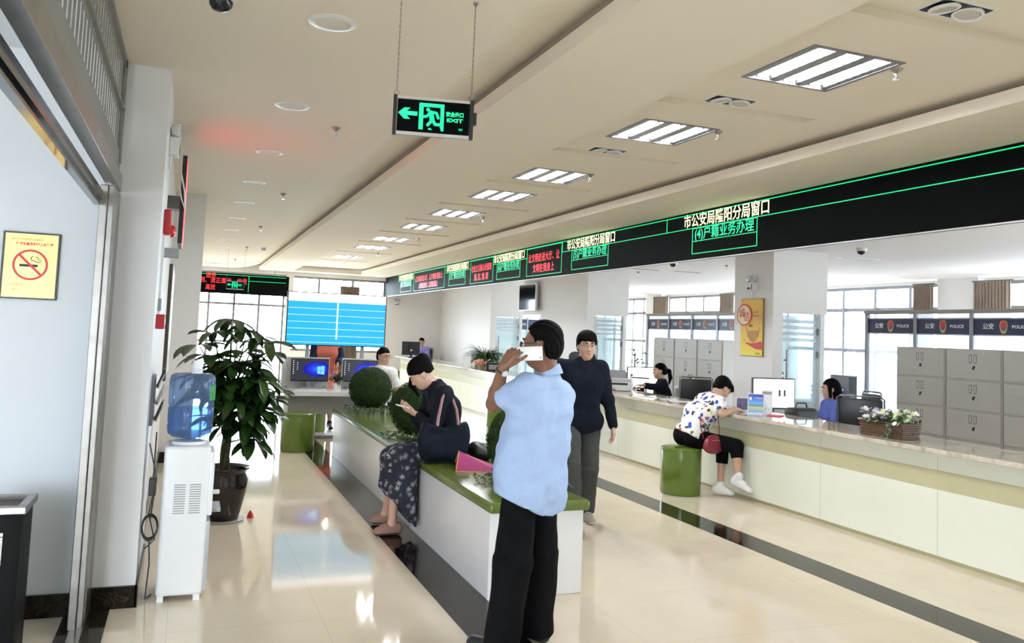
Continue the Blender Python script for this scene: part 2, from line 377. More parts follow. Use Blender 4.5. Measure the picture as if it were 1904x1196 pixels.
for y0, y1, a, b in ((13.11, 11.70, '让文明走进大厅、让', '文明在我身上'), (16.14, 14.80, '社会主义核心价值观:', '富强、民主、文明、和谐'), (20.70, 18.0, '让文明走进大厅、让文明在我身上', '让文明走进大厅、让文明在我身上')):
    g = MB(); rect(g, y0, y1, 2.585, 3.04); g.build('grid_line', LEDG, led)
    text_mesh('notice_text', a, 0.15, LEDR, led, ledM((y0+y1)/2, 2.865), 0.001, width=abs(y0-y1)*0.9, bold=0.0015)
    text_mesh('notice_text', b, 0.15, LEDR, led, ledM((y0+y1)/2, 2.69), 0.001, width=abs(y0-y1)*0.62, bold=0.0015)
# second LED board over the entrance
led2 = thing('led_display_board', 'black LED board with red characters hung over the bright glass entrance', 'LED board', (1.2, 23.2, 2.62))
m = MB(); m.box(-1.9, 1.28, 0, 0.1, -0.26, 0.27); m.build('panel', LEDBASE, led2, bevel=0.003)
m = MB()
m.box(-1.9, 1.2, -0.004, 0, 0.225, 0.235); m.box(0.24, 0.252, -0.004, 0, -0.2, 0.235); m.box(0.25, 1.2, -0.004, 0, 0.09, 0.1); m.build('grid_line', LEDG, led2)
for s, x, z, wd in (('文明、清正廉洁、优质', -0.45, 0.06, 1.30), ('高效', -0.70, -0.12, 0.24), ('服务', -0.70, 0.19, 0.24)):
    text_mesh('notice_text', s, 0.16, LEDR, led2, frame_M((x, -0.004, z), (1, 0, 0), (0, 0, 1)), 0.001, width=wd, bold=0.001)
for x in (-1.2, 0.9):
    m = MB(); m.tube([(x, 0.05, 0.27), (x, 0.05, 0.455)], 0.008); m.build('hanger_rod', STEELD, led2)

# hanging exit signs
EXG = emit('exit_green', (0.0, 1.0, 0.42), 1.15)
def ex_poly(mb, pts, z0=0.0, z1=0.0015): mb.prism(pts, z0, z1)
def stroke(mb, pts, r):
    for (a, b), (c, d) in zip(pts, pts[1:]):
        L = math.hypot(c-a, d-b); nx, ny = -(d-b)/L*r, (c-a)/L*r
        mb.prism([(a+nx, b+ny), (a-nx, b-ny), (c-nx, d-ny), (c+nx, d+ny)], 0, 0.0015)
    for a, b in pts: mb.prism([(a+r*math.cos(t*PI/5), b+r*math.sin(t*PI/5)) for t in range(10)], 0, 0.0015)
def exit_sign(loc, rz, label, chain, name='exit_sign'):
    s = thing(name, label, 'exit sign', loc, rz)
    W, H = 0.338, 0.172
    m = MB(); m.box(-W/2+0.01, W/2-0.01, -0.009, 0.009, -H/2+0.012, H/2-0.012); m.build('panel', LEDBASE, s)
    m = MB(); m.box(-W/2+0.01, W/2-0.01, -0.012, 0.012, H/2-0.014, H/2-0.002); m.build('rail', ALU, s)
    m = MB(); m.box(-W/2+0.01, W/2-0.01, -0.012, 0.012, -H/2, -H/2+0.014); m.build('rail', ALU, s)
    for sx in (-1, 1):
        m = MB(); m.box(sx*(W/2)-0.008, sx*(W/2)+0.008, -0.014, 0.014, -H/2-0.002, H/2+0.003); m.build('end_cap', BLACK, s, bevel=0.002)
    m = MB(); m.box(W/2+0.008, W/2+0.022, -0.012, 0.02, -0.02, 0.035); m.build('indicator_box', BLACK, s, bevel=0.002)
    P = frame_M((0, -0.0095, 0), (1, 0, 0), (0, 0, 1))
    def leg(nm, mb):
        mb.v = [tuple(P @ Vector(v)) for v in mb.v]; return mb.build(nm, EXG, s)
    a = MB(); ex_poly(a, [(-0.155, 0.01), (-0.128, 0.034), (-0.102, 0.034), (-0.118, 0.019), (-0.071, 0.019), (-0.071, 0.001), (-0.118, 0.001), (-0.102, -0.016), (-0.128, -0.016)]); leg('arrow', a)
    d = MB(); ex_poly(d, [(-0.064, -0.058), (-0.064, 0.060), (-0.045, 0.060), (-0.045, -0.058)]); ex_poly(d, [(-0.045, 0.060), (0.046, 0.060), (0.046, 0.044), (-0.045, 0.044)]); ex_poly(d, [(0.030, 0.044), (0.046, 0.044), (0.046, -0.060), (0.036, -0.060), (0.030, -0.045)]); leg('door_frame', d)
    r = MB(); stroke(r, [(-0.025, 0.032)], 0.0085)
    stroke(r, [(-0.012, 0.019), (-0.006, -0.010)], 0.0105); stroke(r, [(-0.018, 0.018), (-0.030, 0.001), (-0.046, 0.0)], 0.0055)
    stroke(r, [(-0.010, 0.021), (0.012, 0.020), (0.021, -0.003)], 0.0058); stroke(r, [(-0.008, -0.012), (-0.012, -0.022), (-0.024, -0.036)], 0.0066)
    stroke(r, [(-0.004, -0.010), (0.008, -0.032), (0.034, -0.032)], 0.0066); ex_poly(r, [(-0.022, -0.057), (-0.020, -0.050), (-0.012, -0.049), (-0.004, -0.058)]); leg('running_figure', r)
    text_mesh('legend', '安全出口', 0.0225, EXG, s, P @ Matrix.Translation((0.094, 0.017, 0)), 0.001, width=0.078, bold=0.001)
    text_mesh('legend', 'EXIT', 0.0225, EXG, s, P @ Matrix.Translation((0.094, -0.009, 0)), 0.001, width=0.072, bold=0.0008)
    text_mesh('small_mark', '消防', 0.011, EXG, s, P @ Matrix.Translation((0.121, -0.048, 0)), 0.001, width=0.018)
    for sx in (-1, 1):
        c = MB(); x = sx*(W/2-0.004); z = H/2+0.003
        c.tube([(x+0.011*math.cos(t*PI/5), 0, z+0.011+0.011*math.sin(t*PI/5)) for t in range(10)], 0.0012, 5, closed=True)
        zz = z+0.022; k = 0
        while zz < chain-0.002:
            w2 = 0.0032 if k % 2 else 0.0; w3 = 0.0032-w2
            c.tube([(x+w2*math.cos(t*PI/3), w3*math.cos(t*PI/3), zz+0.0075*math.sin(t*PI/3)) for t in range(6)], 0.0011, 4, closed=True); zz += 0.0125; k += 1
        c.build('chain', STEELD, s)
        k = MB(); k.lathe([(0.012, 0), (0.010, -0.006), (0.003, -0.012)], 12, (x, 0, chain)); k.build('ceiling_hook', STEELD, s, True)
    return s
exit_sign((0.955, 3.545, 2.555), math.radians(-12), 'green exit sign with arrow and running figure hung on two chains from the hall ceiling', 3.09-2.555)
exit_sign((0.86, 18.0, 2.37), 0.0, 'small distant green exit sign hanging before the red LED board at the entrance', 3.09-2.37)

# recessed fluorescent troffers
TUBEM = emit('tube_white', (0.93, 0.96, 1.0), TUBE)
REFL = mat('mirror_louvre', (0.30, 0.30, 0.32), 0.25, 1.0, var=0)
def troffer(y, label):
    t = thing('ceiling_light', label, 'ceiling light', ((LX0+LX1)/2, y, ZT), 0, 'square fluorescent ceiling lights')
    m = MB(); a = 0.318; b = 0.292
    for x0, x1, y0, y1 in ((-a, a, -a, -b), (-a, a, b, a), (-a, -b, -b, b), (b, a, -b, b)): m.box(x0, x1, y0, y1, -0.006, 0.004)
    m.build('frame', FRAMEG, t)
    for i in range(3):
        xc = (i-1)*0.195; r = MB(); n = 10
        pts = [(xc+0.058*math.cos(PI*k/n), 0.002+0.075*math.sin(PI*k/n)) for k in range(n+1)]
        for (x0, z0), (x1, z1) in zip(pts, pts[1:]): r.quad((x0, -b, z0), (x1, -b, z1), (x1, b, z1), (x0, b, z0))
        for yy in [(-b+b*2*k/9) for k in range(1, 9)]: r.quad((xc-0.055, yy, 0.004), (xc+0.055, yy, 0.004), (xc+0.045, yy, 0.02), (xc-0.045, yy, 0.02))
        r.build('reflector', REFL, t, 'all')
        l = MB(); l.tube([(xc, -b+0.01, 0.030), (xc, b-0.01, 0.030)], 0.025, 10); l.build('tube', TUBEM, t, True)
        g_ = MB(); x0 = xc+0.058; x1 = min(x0+0.079, b+0.006)
        g_.quad((x0, -b, 0.002), (x0, b, 0.002), (x1, b, 0.002), (x1, -b, 0.002)); g_.quad((xc-0.058, -b, 0.002), (xc-0.058, b, 0.002), (max(xc-0.137, -b-0.006), b, 0.002), (max(xc-0.137, -b-0.006), -b, 0.002)) if i == 0 else None; g_.build('louvre_panel', mat('louvre_grey', (0.34, 0.34, 0.36), 0.35, 0.6), t)
        e = MB()
        for s in (-1, 1): e.box(xc-0.03, xc+0.03, s*b-0.008, s*b+0.008, 0.006, 0.06)
        e.build('lamp_holder', WHITEP, t)
    return t
order = ['just outside the frame over the nearest bay', 'largest in view beside the brass sprinkler', 'second in line from the camera', 'third in line', 'fourth in line', 'fifth in line', 'sixth in line', 'seventh in line', 'eighth in line', 'ninth in line', 'last in line by the end wall']
t0 = None
for y, o_ in zip(LIGHT_Y[1:], order[1:]):
    lab = 'square three-tube fluorescent ceiling light, '+o_
    if t0 is None: t0 = troffer(y, lab)
    else: dup(t0, ((LX0+LX1)/2, y, ZT), 0, lab)
# twin gimbal spots beside the grooves
g = thing('gimbal_spotlight', 'twin gimbal spotlight set in the tray ceiling, largest of its row', 'spotlight', (3.27, 2.86, ZT), 0, 'twin gimbal spotlights')
m = MB(); m.box(-0.17, 0.17, -0.095, 0.095, -0.003, 0.0005); m.build('trim_plate', WHITEP, g, bevel=0.001)
m = MB(); m.box(-0.15, 0.15, -0.075, 0.075, -0.0045, -0.003); m.build('recess', BLACK, g)
for sx in (-1, 1):
    r = MB(); Mx = Matrix.Translation((sx*0.074, 0, -0.012)) @ Matrix.Rotation(sx*0.15, 4, 'Y')
    r.lathe([(0.070, 0.008), (0.071, -0.004), (0.062, -0.006), (0.058, 0.0)], 28, M=Mx, cap0=False, cap1=False); ro = r.build('gimbal_ring', WHITEP, g, True)
    r = MB(); r.lathe([(0.058, 0.0), (0.03, -0.004), (0.001, -0.005)], 24, M=Mx, cap0=False); r.build('lens', mat('frosted_lens', (0.50, 0.47, 0.43), 0.35), ro, True)
for y, o_ in ((4.62, 'second of its row'), (6.38, 'third of its row')): dup(g, (3.27, y, ZT), 0, 'twin gimbal spotlight set in the tray ceiling, '+o_)
# round downlights of the west aisle
d = thing('downlight', 'round white downlight in the aisle ceiling, first of its row', 'downlight', (0.565, 4.05, 3.09), 0, 'round downlights over the aisle')
m = MB(); m.lathe([(0.115, 0.0), (0.115, -0.005), (0.088, -0.010), (0.086, -0.004)], 36, cap0=False, cap1=False); m.build('trim_ring', WHITEP, d, True)
m = MB(); m.lathe([(0.087, -0.004), (0.05, -0.006), (0.001, -0.006)], 30, cap0=False); m.build('diffuser', mat('unlit_diffuser', (0.66, 0.61, 0.55), 0.5), d, True)
ordn = ['first', 'second', 'third', 'fourth', 'fifth', 'sixth', 'seventh', 'eighth', 'ninth', 'tenth', 'eleventh', 'twelfth']
for k in range(1, 12): dup(d, (0.565, 4.05+1.69*k-(0.07 if k > 3 else 0), 3.09), 0, 'round white downlight in the aisle ceiling, %s of its row' % ordn[k])
# sprinklers
BRASS = mat('sprinkler_metal', (0.35, 0.31, 0.27), 0.3, 1.0)
sp = thing('sprinkler', 'pendent sprinkler with round escutcheon beside the largest square light', 'sprinkler', (3.69, 3.63, ZT), 0, 'ceiling sprinklers')
m = MB(); m.lathe([(0.036, 0.0), (0.034, -0.006), (0.014, -0.022), (0.009, -0.03), (0.001, -0.03)], 20, cap0=False); m.build('escutcheon', BRASS, sp, True)
m = MB()
m.tube([(0.012, 0, -0.03), (0.013, 0, -0.045), (0.003, 0, -0.062)], 0.002, 6); m.tube([(-0.012, 0, -0.03), (-0.013, 0, -0.045), (-0.003, 0, -0.062)], 0.002, 6)
m.tube([(0, 0, -0.03), (0, 0, -0.06)], 0.004, 8); m.lathe([(0.018, -0.062), (0.018, -0.064)], 16); m.build('frame', CHROME, sp, True)
for x, y, z, w_ in ((3.68, 5.35, ZT, 'beside the second square light'), (3.63, 7.43, ZT, 'beside the third square light'), (3.75, 11.02, ZT, 'beside the fifth square light'), (3.69, 14.3, ZT, 'beside the seventh square light'), (3.69, 17.69, ZT, 'beside the eighth square light'),
                    (0.94, 6.23, 3.09, 'in the aisle ceiling by the red glow'), (0.92, 9.72, 3.09, 'in the aisle ceiling, second from the camera'), (0.95, 13.25, 3.09, 'in the aisle ceiling, third from the camera'), (0.99, 17.04, 3.09, 'in the aisle ceiling, fourth from the camera'), (0.95, 20.6, 3.09, 'in the aisle ceiling above the entrance board'),
                    (8.0, 11.3, CZ, 'in the office ceiling left of the poster pillar'), (8.9, 10.2, CZ, 'in the office ceiling by the window bay'), (7.7, 13.6, CZ, 'in the office ceiling near the far pillar')):
    dup(sp, (x, y, z), rnd.random()*3, 'pendent sprinkler '+w_)
# smoke detector and dome cameras
s = thing('smoke_detector', 'white domed smoke detector on the aisle ceiling by the beam', 'smoke detector', (1.32, 17.26, 3.10))
m = MB(); m.lathe([(0.055, 0.02), (0.055, -0.01), (0.05, -0.012)], 24); m.build('base', WHITEP, s, True)
m = MB(); m.lathe([(0.048, -0.012), (0.042, -0.035), (0.02, -0.045), (0.001, -0.046)], 24); m.build('cover', GREYP, s, True)
def dome(loc, label):
    c = thing('dome_camera', label, 'security camera', loc, 0, 'ceiling dome cameras')
    m = MB(); m.lathe([(0.065, 0.0), (0.066, -0.022), (0.058, -0.034)], 28); m.build('housing', WHITEP, c, True)
    m = MB(); m.lathe([(0.053, -0.033), (0.049, -0.055), (0.034, -0.074), (0.001, -0.083)], 28); m.build('dome', BLACKG, c, True)
    return c
dm = dome((0.05, 3.93, 3.09), 'black dome camera at the top edge of the aisle ceiling')
for x, y, w_ in ((7.75, 8.15, 'nearest the window bay'), (7.1, 11.45, 'over the seated officer')): dup(dm, (x, y, CZ), 0, 'dome camera on the office ceiling '+w_)
# air vents in the office ceiling
v = thing('ceiling_vent', 'white slotted air vent in the office ceiling beyond the nearest dome camera', 'air vent', (8.6, 9.1, CZ), 0, 'office ceiling vents')
m = MB(); m.box(-0.3, 0.3, -0.08, 0.08, -0.006, 0); m.build('frame', WHITEP, v, bevel=0.002)
m = MB()
for k in range(5): m.box(-0.27, 0.27, -0.06+0.026*k, -0.05+0.026*k, -0.008, -0.006)
m.build('grille', GREYP, v)
dup(v, (8.3, 12.9, CZ), 0, 'white slotted air vent in the office ceiling above the grey cabinets'); dup(v, (7.5, 13.0, CZ), 0, 'white slotted air vent in the office ceiling by the far pillar')

# twin-head emergency lights
def emergency(loc, rz, label):
    e = thing('emergency_light', label, 'emergency light', loc, rz, 'twin-head emergency lights')   # local -y = out of the wall
    m = MB(); m.box(-0.075, 0.075, -0.06, 0, -0.115, 0.0); m.build('battery_box', WHITEP, e, bevel=0.006)
    m = MB(); m.box(-0.055, 0.01, -0.062, -0.06, -0.095, -0.07); m.box(0.03, 0.048, -0.062, -0.06, -0.1, -0.03); m.build('label_plate', BLACK, e)
    for sx in (-1, 1):
        Mx = Matrix.Translation((sx*0.05, -0.045, 0.045)) @ Matrix.Rotation(PI/2, 4, 'X') @ Matrix.Rotation(sx*0.25, 4, 'Y')
        h = MB(); h.lathe([(0.012, -0.045), (0.036, -0.03), (0.046, 0.0), (0.047, 0.02), (0.042, 0.022)], 20, M=Mx, cap1=False); h.tube([(sx*0.05, -0.035, 0.005), (sx*0.05, -0.03, -0.0)], 0.01)
        ho = h.build('lamp_head', WHITEP, e, True)
        h = MB(); h.lathe([(0.042, 0.02), (0.025, 0.026), (0.001, 0.028)], 18, M=Mx, cap0=False); h.build('lens', mat('lamp_lens', (0.5, 0.5, 0.48), 0.15), ho, True)
    m = MB(); m.tube([(0, -0.012, -0.115), (0, -0.008, -0.2)], 0.006); m.build('cord', WHITEP, e)
    return e
em = emergency((7.0, 9.28, 2.43), -PI/2, 'twin-head emergency light above the yellow poster on the pillar')
dup(em, (5.64, 24.0, 2.40), 0, 'twin-head emergency light on the white end wall beside the screen')
dup(em, (-0.18, 5.88, 2.80), PI/2, 'twin-head emergency light high on the white pillar by the door')

# framed poster with a round seal
po = thing('poster', 'tall yellow poster with red pot and a round red seal on the pillar', 'poster', (6.995, 9.27, 1.83), -PI/2)
m = MB(); m.box(-0.235, 0.235, -0.02, 0, -0.38, 0.38); m.build('backing', mat('poster_edge', (0.30, 0.18, 0.05), 0.5), po, bevel=0.003)
def poster_mat():
    m = bpy.data.materials.new('poster_print'); m.use_nodes = True; nt = m.node_tree; b = nt.nodes['Principled BSDF']
    t = nt.nodes.new('ShaderNodeTexCoord'); sx = nt.nodes.new('ShaderNodeSeparateXYZ'); nt.links.new(t.outputs['Object'], sx.inputs[0])
    mr = nt.nodes.new('ShaderNodeMapRange'); mr.inputs[1].default_value = -0.38; mr.inputs[2].default_value = 0.38; nt.links.new(sx.outputs['Z'], mr.inputs[0])
    n = noise(nt, t.outputs['Object'], 5.0, 4, 0.6, 1.5); ad = nt.nodes.new('ShaderNodeMath'); ad.operation = 'MULTIPLY_ADD'; ad.inputs[1].default_value = 0.25; nt.links.new(n, ad.inputs[0]); nt.links.new(mr.outputs[0], ad.inputs[2])
    nt.links.new(ramp(nt, ad.outputs[0], [(0.1, (0.82, 0.66, 0.02)), (0.5, (0.72, 0.45, 0.02)), (0.8, (0.62, 0.30, 0.03)), (1.0, (0.72, 0.42, 0.05))]), b.inputs['Base Color']); b.inputs['Roughness'].default_value = 0.3
    return m
m = MB(); m.box(-0.228, 0.228, -0.022, -0.02, -0.372, 0.372); m.build('print', poster_mat(), po)
REDI = mat('red_ink', (0.55, 0.02, 0.03), 0.5, var=0.05); CREAM = mat('cream_paper', (0.85, 0.70, 0.42), 0.6); OCHRE = mat('ochre_ink', (0.40, 0.20, 0.03), 0.5, var=0.25, vscale=20); INK = mat('dark_ink', (0.03, 0.025, 0.03), 0.6, var=0)
PM = frame_M((0, -0.022, 0), (1, 0, 0), (0, 0, 1))
def flat(name, polys, mt, parent, M, z0=0.0, z1=0.001):
    m = MB()
    for p in polys: m.prism(p, z0, z1, M)
    return m.build(name, mt, parent)
def disc(cx, cy, rx, ry, n=36): return [(cx+rx*math.cos(2*PI*k/n), cy+ry*math.sin(2*PI*k/n)) for k in range(n)]
flat('seal_rim', [disc(-0.15, 0.165, 0.155, 0.145)], REDI, po, PM, 0.002, 0.008); flat('seal', [disc(-0.15, 0.165, 0.138, 0.128)], CREAM, po, PM, 0.008, 0.009)
text_mesh('seal_text', '诚', 0.13, REDI, po, PM @ Matrix.Translation((-0.195, 0.185, 0.0095)), 0.0005, bold=0.001); text_mesh('seal_text', '信', 0.13, REDI, po, PM @ Matrix.Translation((-0.095, 0.135, 0.0095)), 0.0005, bold=0.001)
flat('pot', [[(-0.1, -0.05), (-0.085, -0.11), (-0.04, -0.17), (0.04, -0.20), (0.10, -0.18), (0.15, -0.12), (0.165, -0.06), (0.17, 0.0), (0.155, 0.0), (0.15, -0.045), (0.03, -0.04), (-0.075, -0.05), (-0.11, 0.01), (-0.125, 0.0)]], OCHRE, po, PM)
flat('cloth', [[(-0.17, -0.16), (-0.155, -0.155), (-0.12, -0.20), (0.0, -0.21), (0.1, -0.2), (0.2, -0.18), (0.225, -0.2), (0.225, -0.29), (0.1, -0.285), (0.02, -0.26), (-0.1, -0.22)]], REDI, po, PM, 0.001, 0.0016)
text_mesh('small_text', '诚信', 0.04, INK, po, PM @ Matrix.Translation((-0.01, 0.02, 0.001)), 0.0004); text_mesh('small_text', '立业之本', 0.022, INK, po, PM @ Matrix.Translation((0.09, 0.2, 0.001)), 0.0004); text_mesh('small_text', '人无信不立', 0.022, INK, po, PM @ Matrix.Translation((0.09, 0.15, 0.001)), 0.0004)
text_mesh('small_text', '公民道德', 0.022, INK, po, PM @ Matrix.Translation((0.13, -0.345, 0.001)), 0.0004)

# brass no smoking plate on the vestibule wall
GOLD = mat('brushed_gold', (0.72, 0.52, 0.20), 0.42, 0.75, var=0.08, vscale=3)
ns = thing('no_smoking_sign', 'gold no-smoking plate in a dark frame on the white vestibule wall', 'sign', (-0.815, 5.20, 1.88))
m = MB(); a, b, t = 0.137, 0.182, 0.009
for x0, x1, z0, z1 in ((-a, a, b-t, b), (-a, a, -b, -b+t), (-a, -a+t, -b+t, b-t), (a-t, a, -b+t, b-t)): m.box(x0, x1, -0.016, 0, z0, z1)
m.build('frame', BLACK, ns)
m = MB(); m.box(-a+t, a-t, -0.010, 0, -b+t, b-t); m.build('plate', GOLD, ns)
NM = frame_M((0, -0.010, 0), (1, 0, 0), (0, 0, 1)); RED = mat('sign_red', (0.62, 0.012, 0.02), 0.4, var=0.03)
rg = MB(); n = 48
rg.rings([[Vector(((0.080+q)*math.cos(2*PI*k/n), (0.078+q)*math.sin(2*PI*k/n)+0.005, z)) for q, z in ((-0.006, 0), (0.006, 0), (0.006, 0.0012), (-0.006, 0.0012))] for k in range(n)], closed=True)
rg.prism([(-0.060, 0.053), (-0.050, 0.062), (0.056, -0.042), (0.047, -0.051)], 0.0002, 0.0014); rg.v = [tuple(NM @ Vector(v)) for v in rg.v]; rg.build('prohibition_ring', RED, ns)
flat('cigarette', [[(-0.052, -0.006), (0.036, -0.006), (0.036, 0.008), (-0.052, 0.008)]], INK, ns, NM, 0, 0.001)
sm = MB()
for pts in ([(0.01, 0.052), (0.0, 0.042), (0.004, 0.03), (0.02, 0.028), (0.032, 0.02), (0.05, 0.022)], [(0.022, 0.05), (0.036, 0.046), (0.034, 0.034), (0.052, 0.032)]): sm.tube([NM @ Vector((x, y, 0.001)) for x, y in pts], 0.0022, 5)
sm.build('smoke_lines', INK, ns)
text_mesh('heading', '保山市公共场所禁止吸烟条例', 0.014, INK, ns, NM @ Matrix.Translation((-0.02, 0.142, 0)), 0.0005, width=0.15); text_mesh('heading', '吸烟有害您和他人的健康', 0.018, RED, ns, NM @ Matrix.Translation((0.015, 0.117, 0)), 0.0005, width=0.18, bold=0.0006)
text_mesh('footer', '公共场所', 0.018, RED, ns, NM @ Matrix.Translation((-0.065, -0.105, 0)), 0.0005, width=0.075); text_mesh('footer', '禁止', 0.014, RED, ns, NM @ Matrix.Translation((-0.06, -0.132, 0)), 0.0005, width=0.035)

# things fixed to the west pillar: fire bell, red call point, LED clock seen edge-on, conduit, framed notice
FRED = mat('fire_red', (0.42, 0.010, 0.022), 0.35, var=0.05)
fb = thing('fire_alarm_sounder', 'red fire alarm sounder fixed high on the pillar side', 'fire alarm', (-0.18, 5.75, 2.23), PI/2)
m = MB(); m.box(-0.05, 0.05, -0.045, 0, -0.075, 0.085); m.build('housing', FRED, fb, bevel=0.01)
m = MB(); m.lathe([(0.04, 0.0), (0.036, 0.02), (0.02, 0.03), (0.001, 0.032)], 20, M=Matrix.Translation((0, -0.045, -0.05)) @ Matrix.Rotation(PI/2, 4, 'X')); m.build('strobe', mat('red_lens', (0.5, 0.02, 0.03), 0.15), fb, True)
cp = thing('fire_call_point', 'red fire call point box low on the pillar side', 'fire call point', (-0.18, 5.6, 1.605), PI/2)
m = MB(); m.box(-0.045, 0.045, -0.05, 0, -0.045, 0.045); m.build('housing', FRED, cp, bevel=0.005)
m = MB(); m.box(-0.028, 0.028, -0.053, -0.05, -0.02, 0.02); m.build('button_plate', WHITEP, cp, bevel=0.002)
ck = thing('led_clock', 'black LED clock panel seen edge-on with a red glow beside the pillar', 'LED clock', (-0.22, 7.0, 2.52), PI/2)
m = MB(); m.box(-0.30, 0.30, -0.145, -0.112, -0.33, 0.33); m.build('case', BLACK, ck, bevel=0.004)
m = MB(); m.box(-0.28, 0.28, -0.147, -0.145, -0.31, 0.31); m.build('display', emit('led_red_field', (1.0, 0.04, 0.05), 3.2), ck)
m = MB(); m.box(-0.08, 0.08, -0.112, 0, -0.05, 0.05); m.build('bracket', STEELD, ck)
m = MB(); m.tube([(-0.32, -0.10, 0.22), (-0.36, -0.14, 0.05), (-0.34, -0.15, -0.08), (-0.32, -0.12, 0.0), (-0.30, -0.10, 0.1)], 0.006); m.build('cable', WHITEP, ck, True)
bx = thing('junction_box', 'small grey junction box under the LED clock', 'junction box', (-0.18, 6.0, 2.06), PI/2)
m = MB(); m.box(-0.05, 0.05, -0.10, 0, -0.03, 0.03); m.build('housing', GREYP, bx, bevel=0.004)
m = MB(); m.box(-0.045, 0.045, -0.104, -0.10, -0.025, 0.025); m.build('cover', ALU, bx)
cd = thing('wall_conduit', 'white conduit running down the pillar below the red sounder', 'conduit', (-0.18, 5.75, 1.65), PI/2)
m = MB(); m.box(-0.012, 0.012, -0.014, 0, -0.0, 0.5); m.build('channel', WHITEP, cd)
m = MB(); m.box(-0.02, 0.02, -0.02, 0, 0.02, 0.1); m.build('socket', GREYP, cd, bevel=0.003)
fn = thing('framed_notice', 'dark framed notice seen edge-on along the pillar wall', 'framed notice', (-0.22, 6.9, 1.60), PI/2)
m = MB(); m.box(-0.4, 0.4, -0.10, -0.075, -0.42, 0.42); m.build('frame', mat('dark_wood', (0.05, 0.03, 0.02), 0.4), fn, bevel=0.004)
m = MB(); m.box(-0.36, 0.36, -0.102, -0.10, -0.38, 0.38); m.build('sheet', mat('notice_sheet', (0.75, 0.73, 0.68), 0.5), fn)
m = MB(); m.box(-0.05, 0.05, -0.075, 0, -0.05, 0.05); m.build('bracket', STEELD, fn)
# ================================================================== FURNITURE AND SMALL THINGS
# ---- service counter
def stone_mat():
    m = marble('counter_stone', (0.52, 0.46, 0.37), (0.47, 0.41, 0.33), 0.05, 5.0, 0.6); return m
PANEL = mat('counter_panel', (0.74, 0.745, 0.635), 0.18, var=0.02, vscale=2, coat=0.3); BAND = mat('counter_band', (0.455, 0.43, 0.265), 0.25, var=0.03)
ct = thing('service_counter', 'long pale green service counter with olive band and polished stone top', 'counter', (5.54, 10.5, 0))
m = MB(); m.box(0.0, 0.5, -12.5, 12.3, 0.035, 0.54); m.box(0.0, 0.5, -12.5, 12.3, 0.69, 0.83); m.build('front_panel', PANEL, ct)
m = MB(); m.box(0.004, 0.5, -12.5, 12.3, 0.54, 0.69); m.build('band', BAND, ct)
m = MB(); m.box(0.025, 0.5, -12.5, 12.3, 0.0, 0.035); m.build('plinth', BAND, ct)
m = MB(); m.box(-0.14, 0.55, -12.55, 12.35, 0.83, 0.87); m.build('countertop', stone_mat(), ct, bevel=0.008)
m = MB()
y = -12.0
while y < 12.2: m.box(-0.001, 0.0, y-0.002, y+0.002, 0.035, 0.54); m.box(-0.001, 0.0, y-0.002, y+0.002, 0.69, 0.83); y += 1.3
m.build('panel_joint', mat('joint_shadow_line', (0.42, 0.41, 0.33), 0.6), ct)  # thin strips coloured as the shadow lines of the panel seams
sd = thing('staff_desk', 'long grey staff desk running behind the service counter', 'desk', (6.45, 10.5, 0))
m = MB(); m.box(-0.34, 0.23, -12.3, 11.0, 0.70, 0.735); m.build('desktop', mat('desk_grey', (0.33, 0.33, 0.34), 0.4), sd)
for y in (-12.2, -9.0, -5.6, -0.9, 2.2, 5.4, 8.4, 10.9): m = MB(); m.box(-0.34, 0.21, y-0.02, y+0.02, 0, 0.70); m.build('side_panel', GREYP, sd)
# ---- waiting bench with plant pockets
GREENV = mat('olive_vinyl', (0.10, 0.14, 0.022), 0.22, var=0.06, vscale=2.5, bump=0.05, bscale=25, coat=0.25)
bn = thing('waiting_bench', 'long white waiting bench with an olive green padded top down the hall', 'bench', (2.115, 7.8, 0))
m = MB(); m.box(-0.315, 0.315, -2.90, 2.98, 0.0, 0.52); m.build('base', mat('bench_white', (0.78, 0.765, 0.76), 0.22, var=0.015, coat=0.2), bn, bevel=0.006)
m = MB(); m.box(-0.335, 0.345, -2.94, 3.02, 0.52, 0.585); m.build('cushion', GREENV, bn, True, bevel=0.022, seg=4)
# ---- topiary balls
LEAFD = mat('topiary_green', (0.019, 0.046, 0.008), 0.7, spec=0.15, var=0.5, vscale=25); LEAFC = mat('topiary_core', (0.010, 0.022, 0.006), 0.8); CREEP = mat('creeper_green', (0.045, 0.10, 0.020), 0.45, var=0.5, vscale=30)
def leafquad(m, p, n, size, r):
    n = n.normalized(); t = n.orthogonal().normalized(); t = Matrix.Rotation(r.random()*2*PI, 3, n) @ t; b = n.cross(t)
    u = (t*0.9+n*r.uniform(-0.1, 0.75)).normalized()
    a = p; c = p+u*size; w_ = b*size*0.33
    m.add([a, a+u*size*0.5+w_+n*size*0.05, c, a+u*size*0.5-w_+n*size*0.05], [(0, 1, 2, 3)])
tp0 = thing('topiary_ball', 'clipped topiary ball at the far end of the green bench', 'topiary', (2.17, 10.42, 0.585), 0, 'topiary balls on the bench')
R = 0.265; r2 = random.Random(3)
m = MB(); m.ball((0, 0, 0.285), R*0.93, 28, 18); m.build('core', LEAFC, tp0, True)
m = MB()
for i in range(9000):
    z = r2.uniform(-0.97, 1); a = r2.random()*2*PI; k = math.sqrt(max(0, 1-z*z)); n = Vector((k*math.cos(a), k*math.sin(a), z))
    leafquad(m, Vector((0, 0, 0.285))+n*R*r2.uniform(0.93, 1.0), n, r2.uniform(0.013, 0.022), r2)
m.build('foliage', LEAFD, tp0)
m = MB()
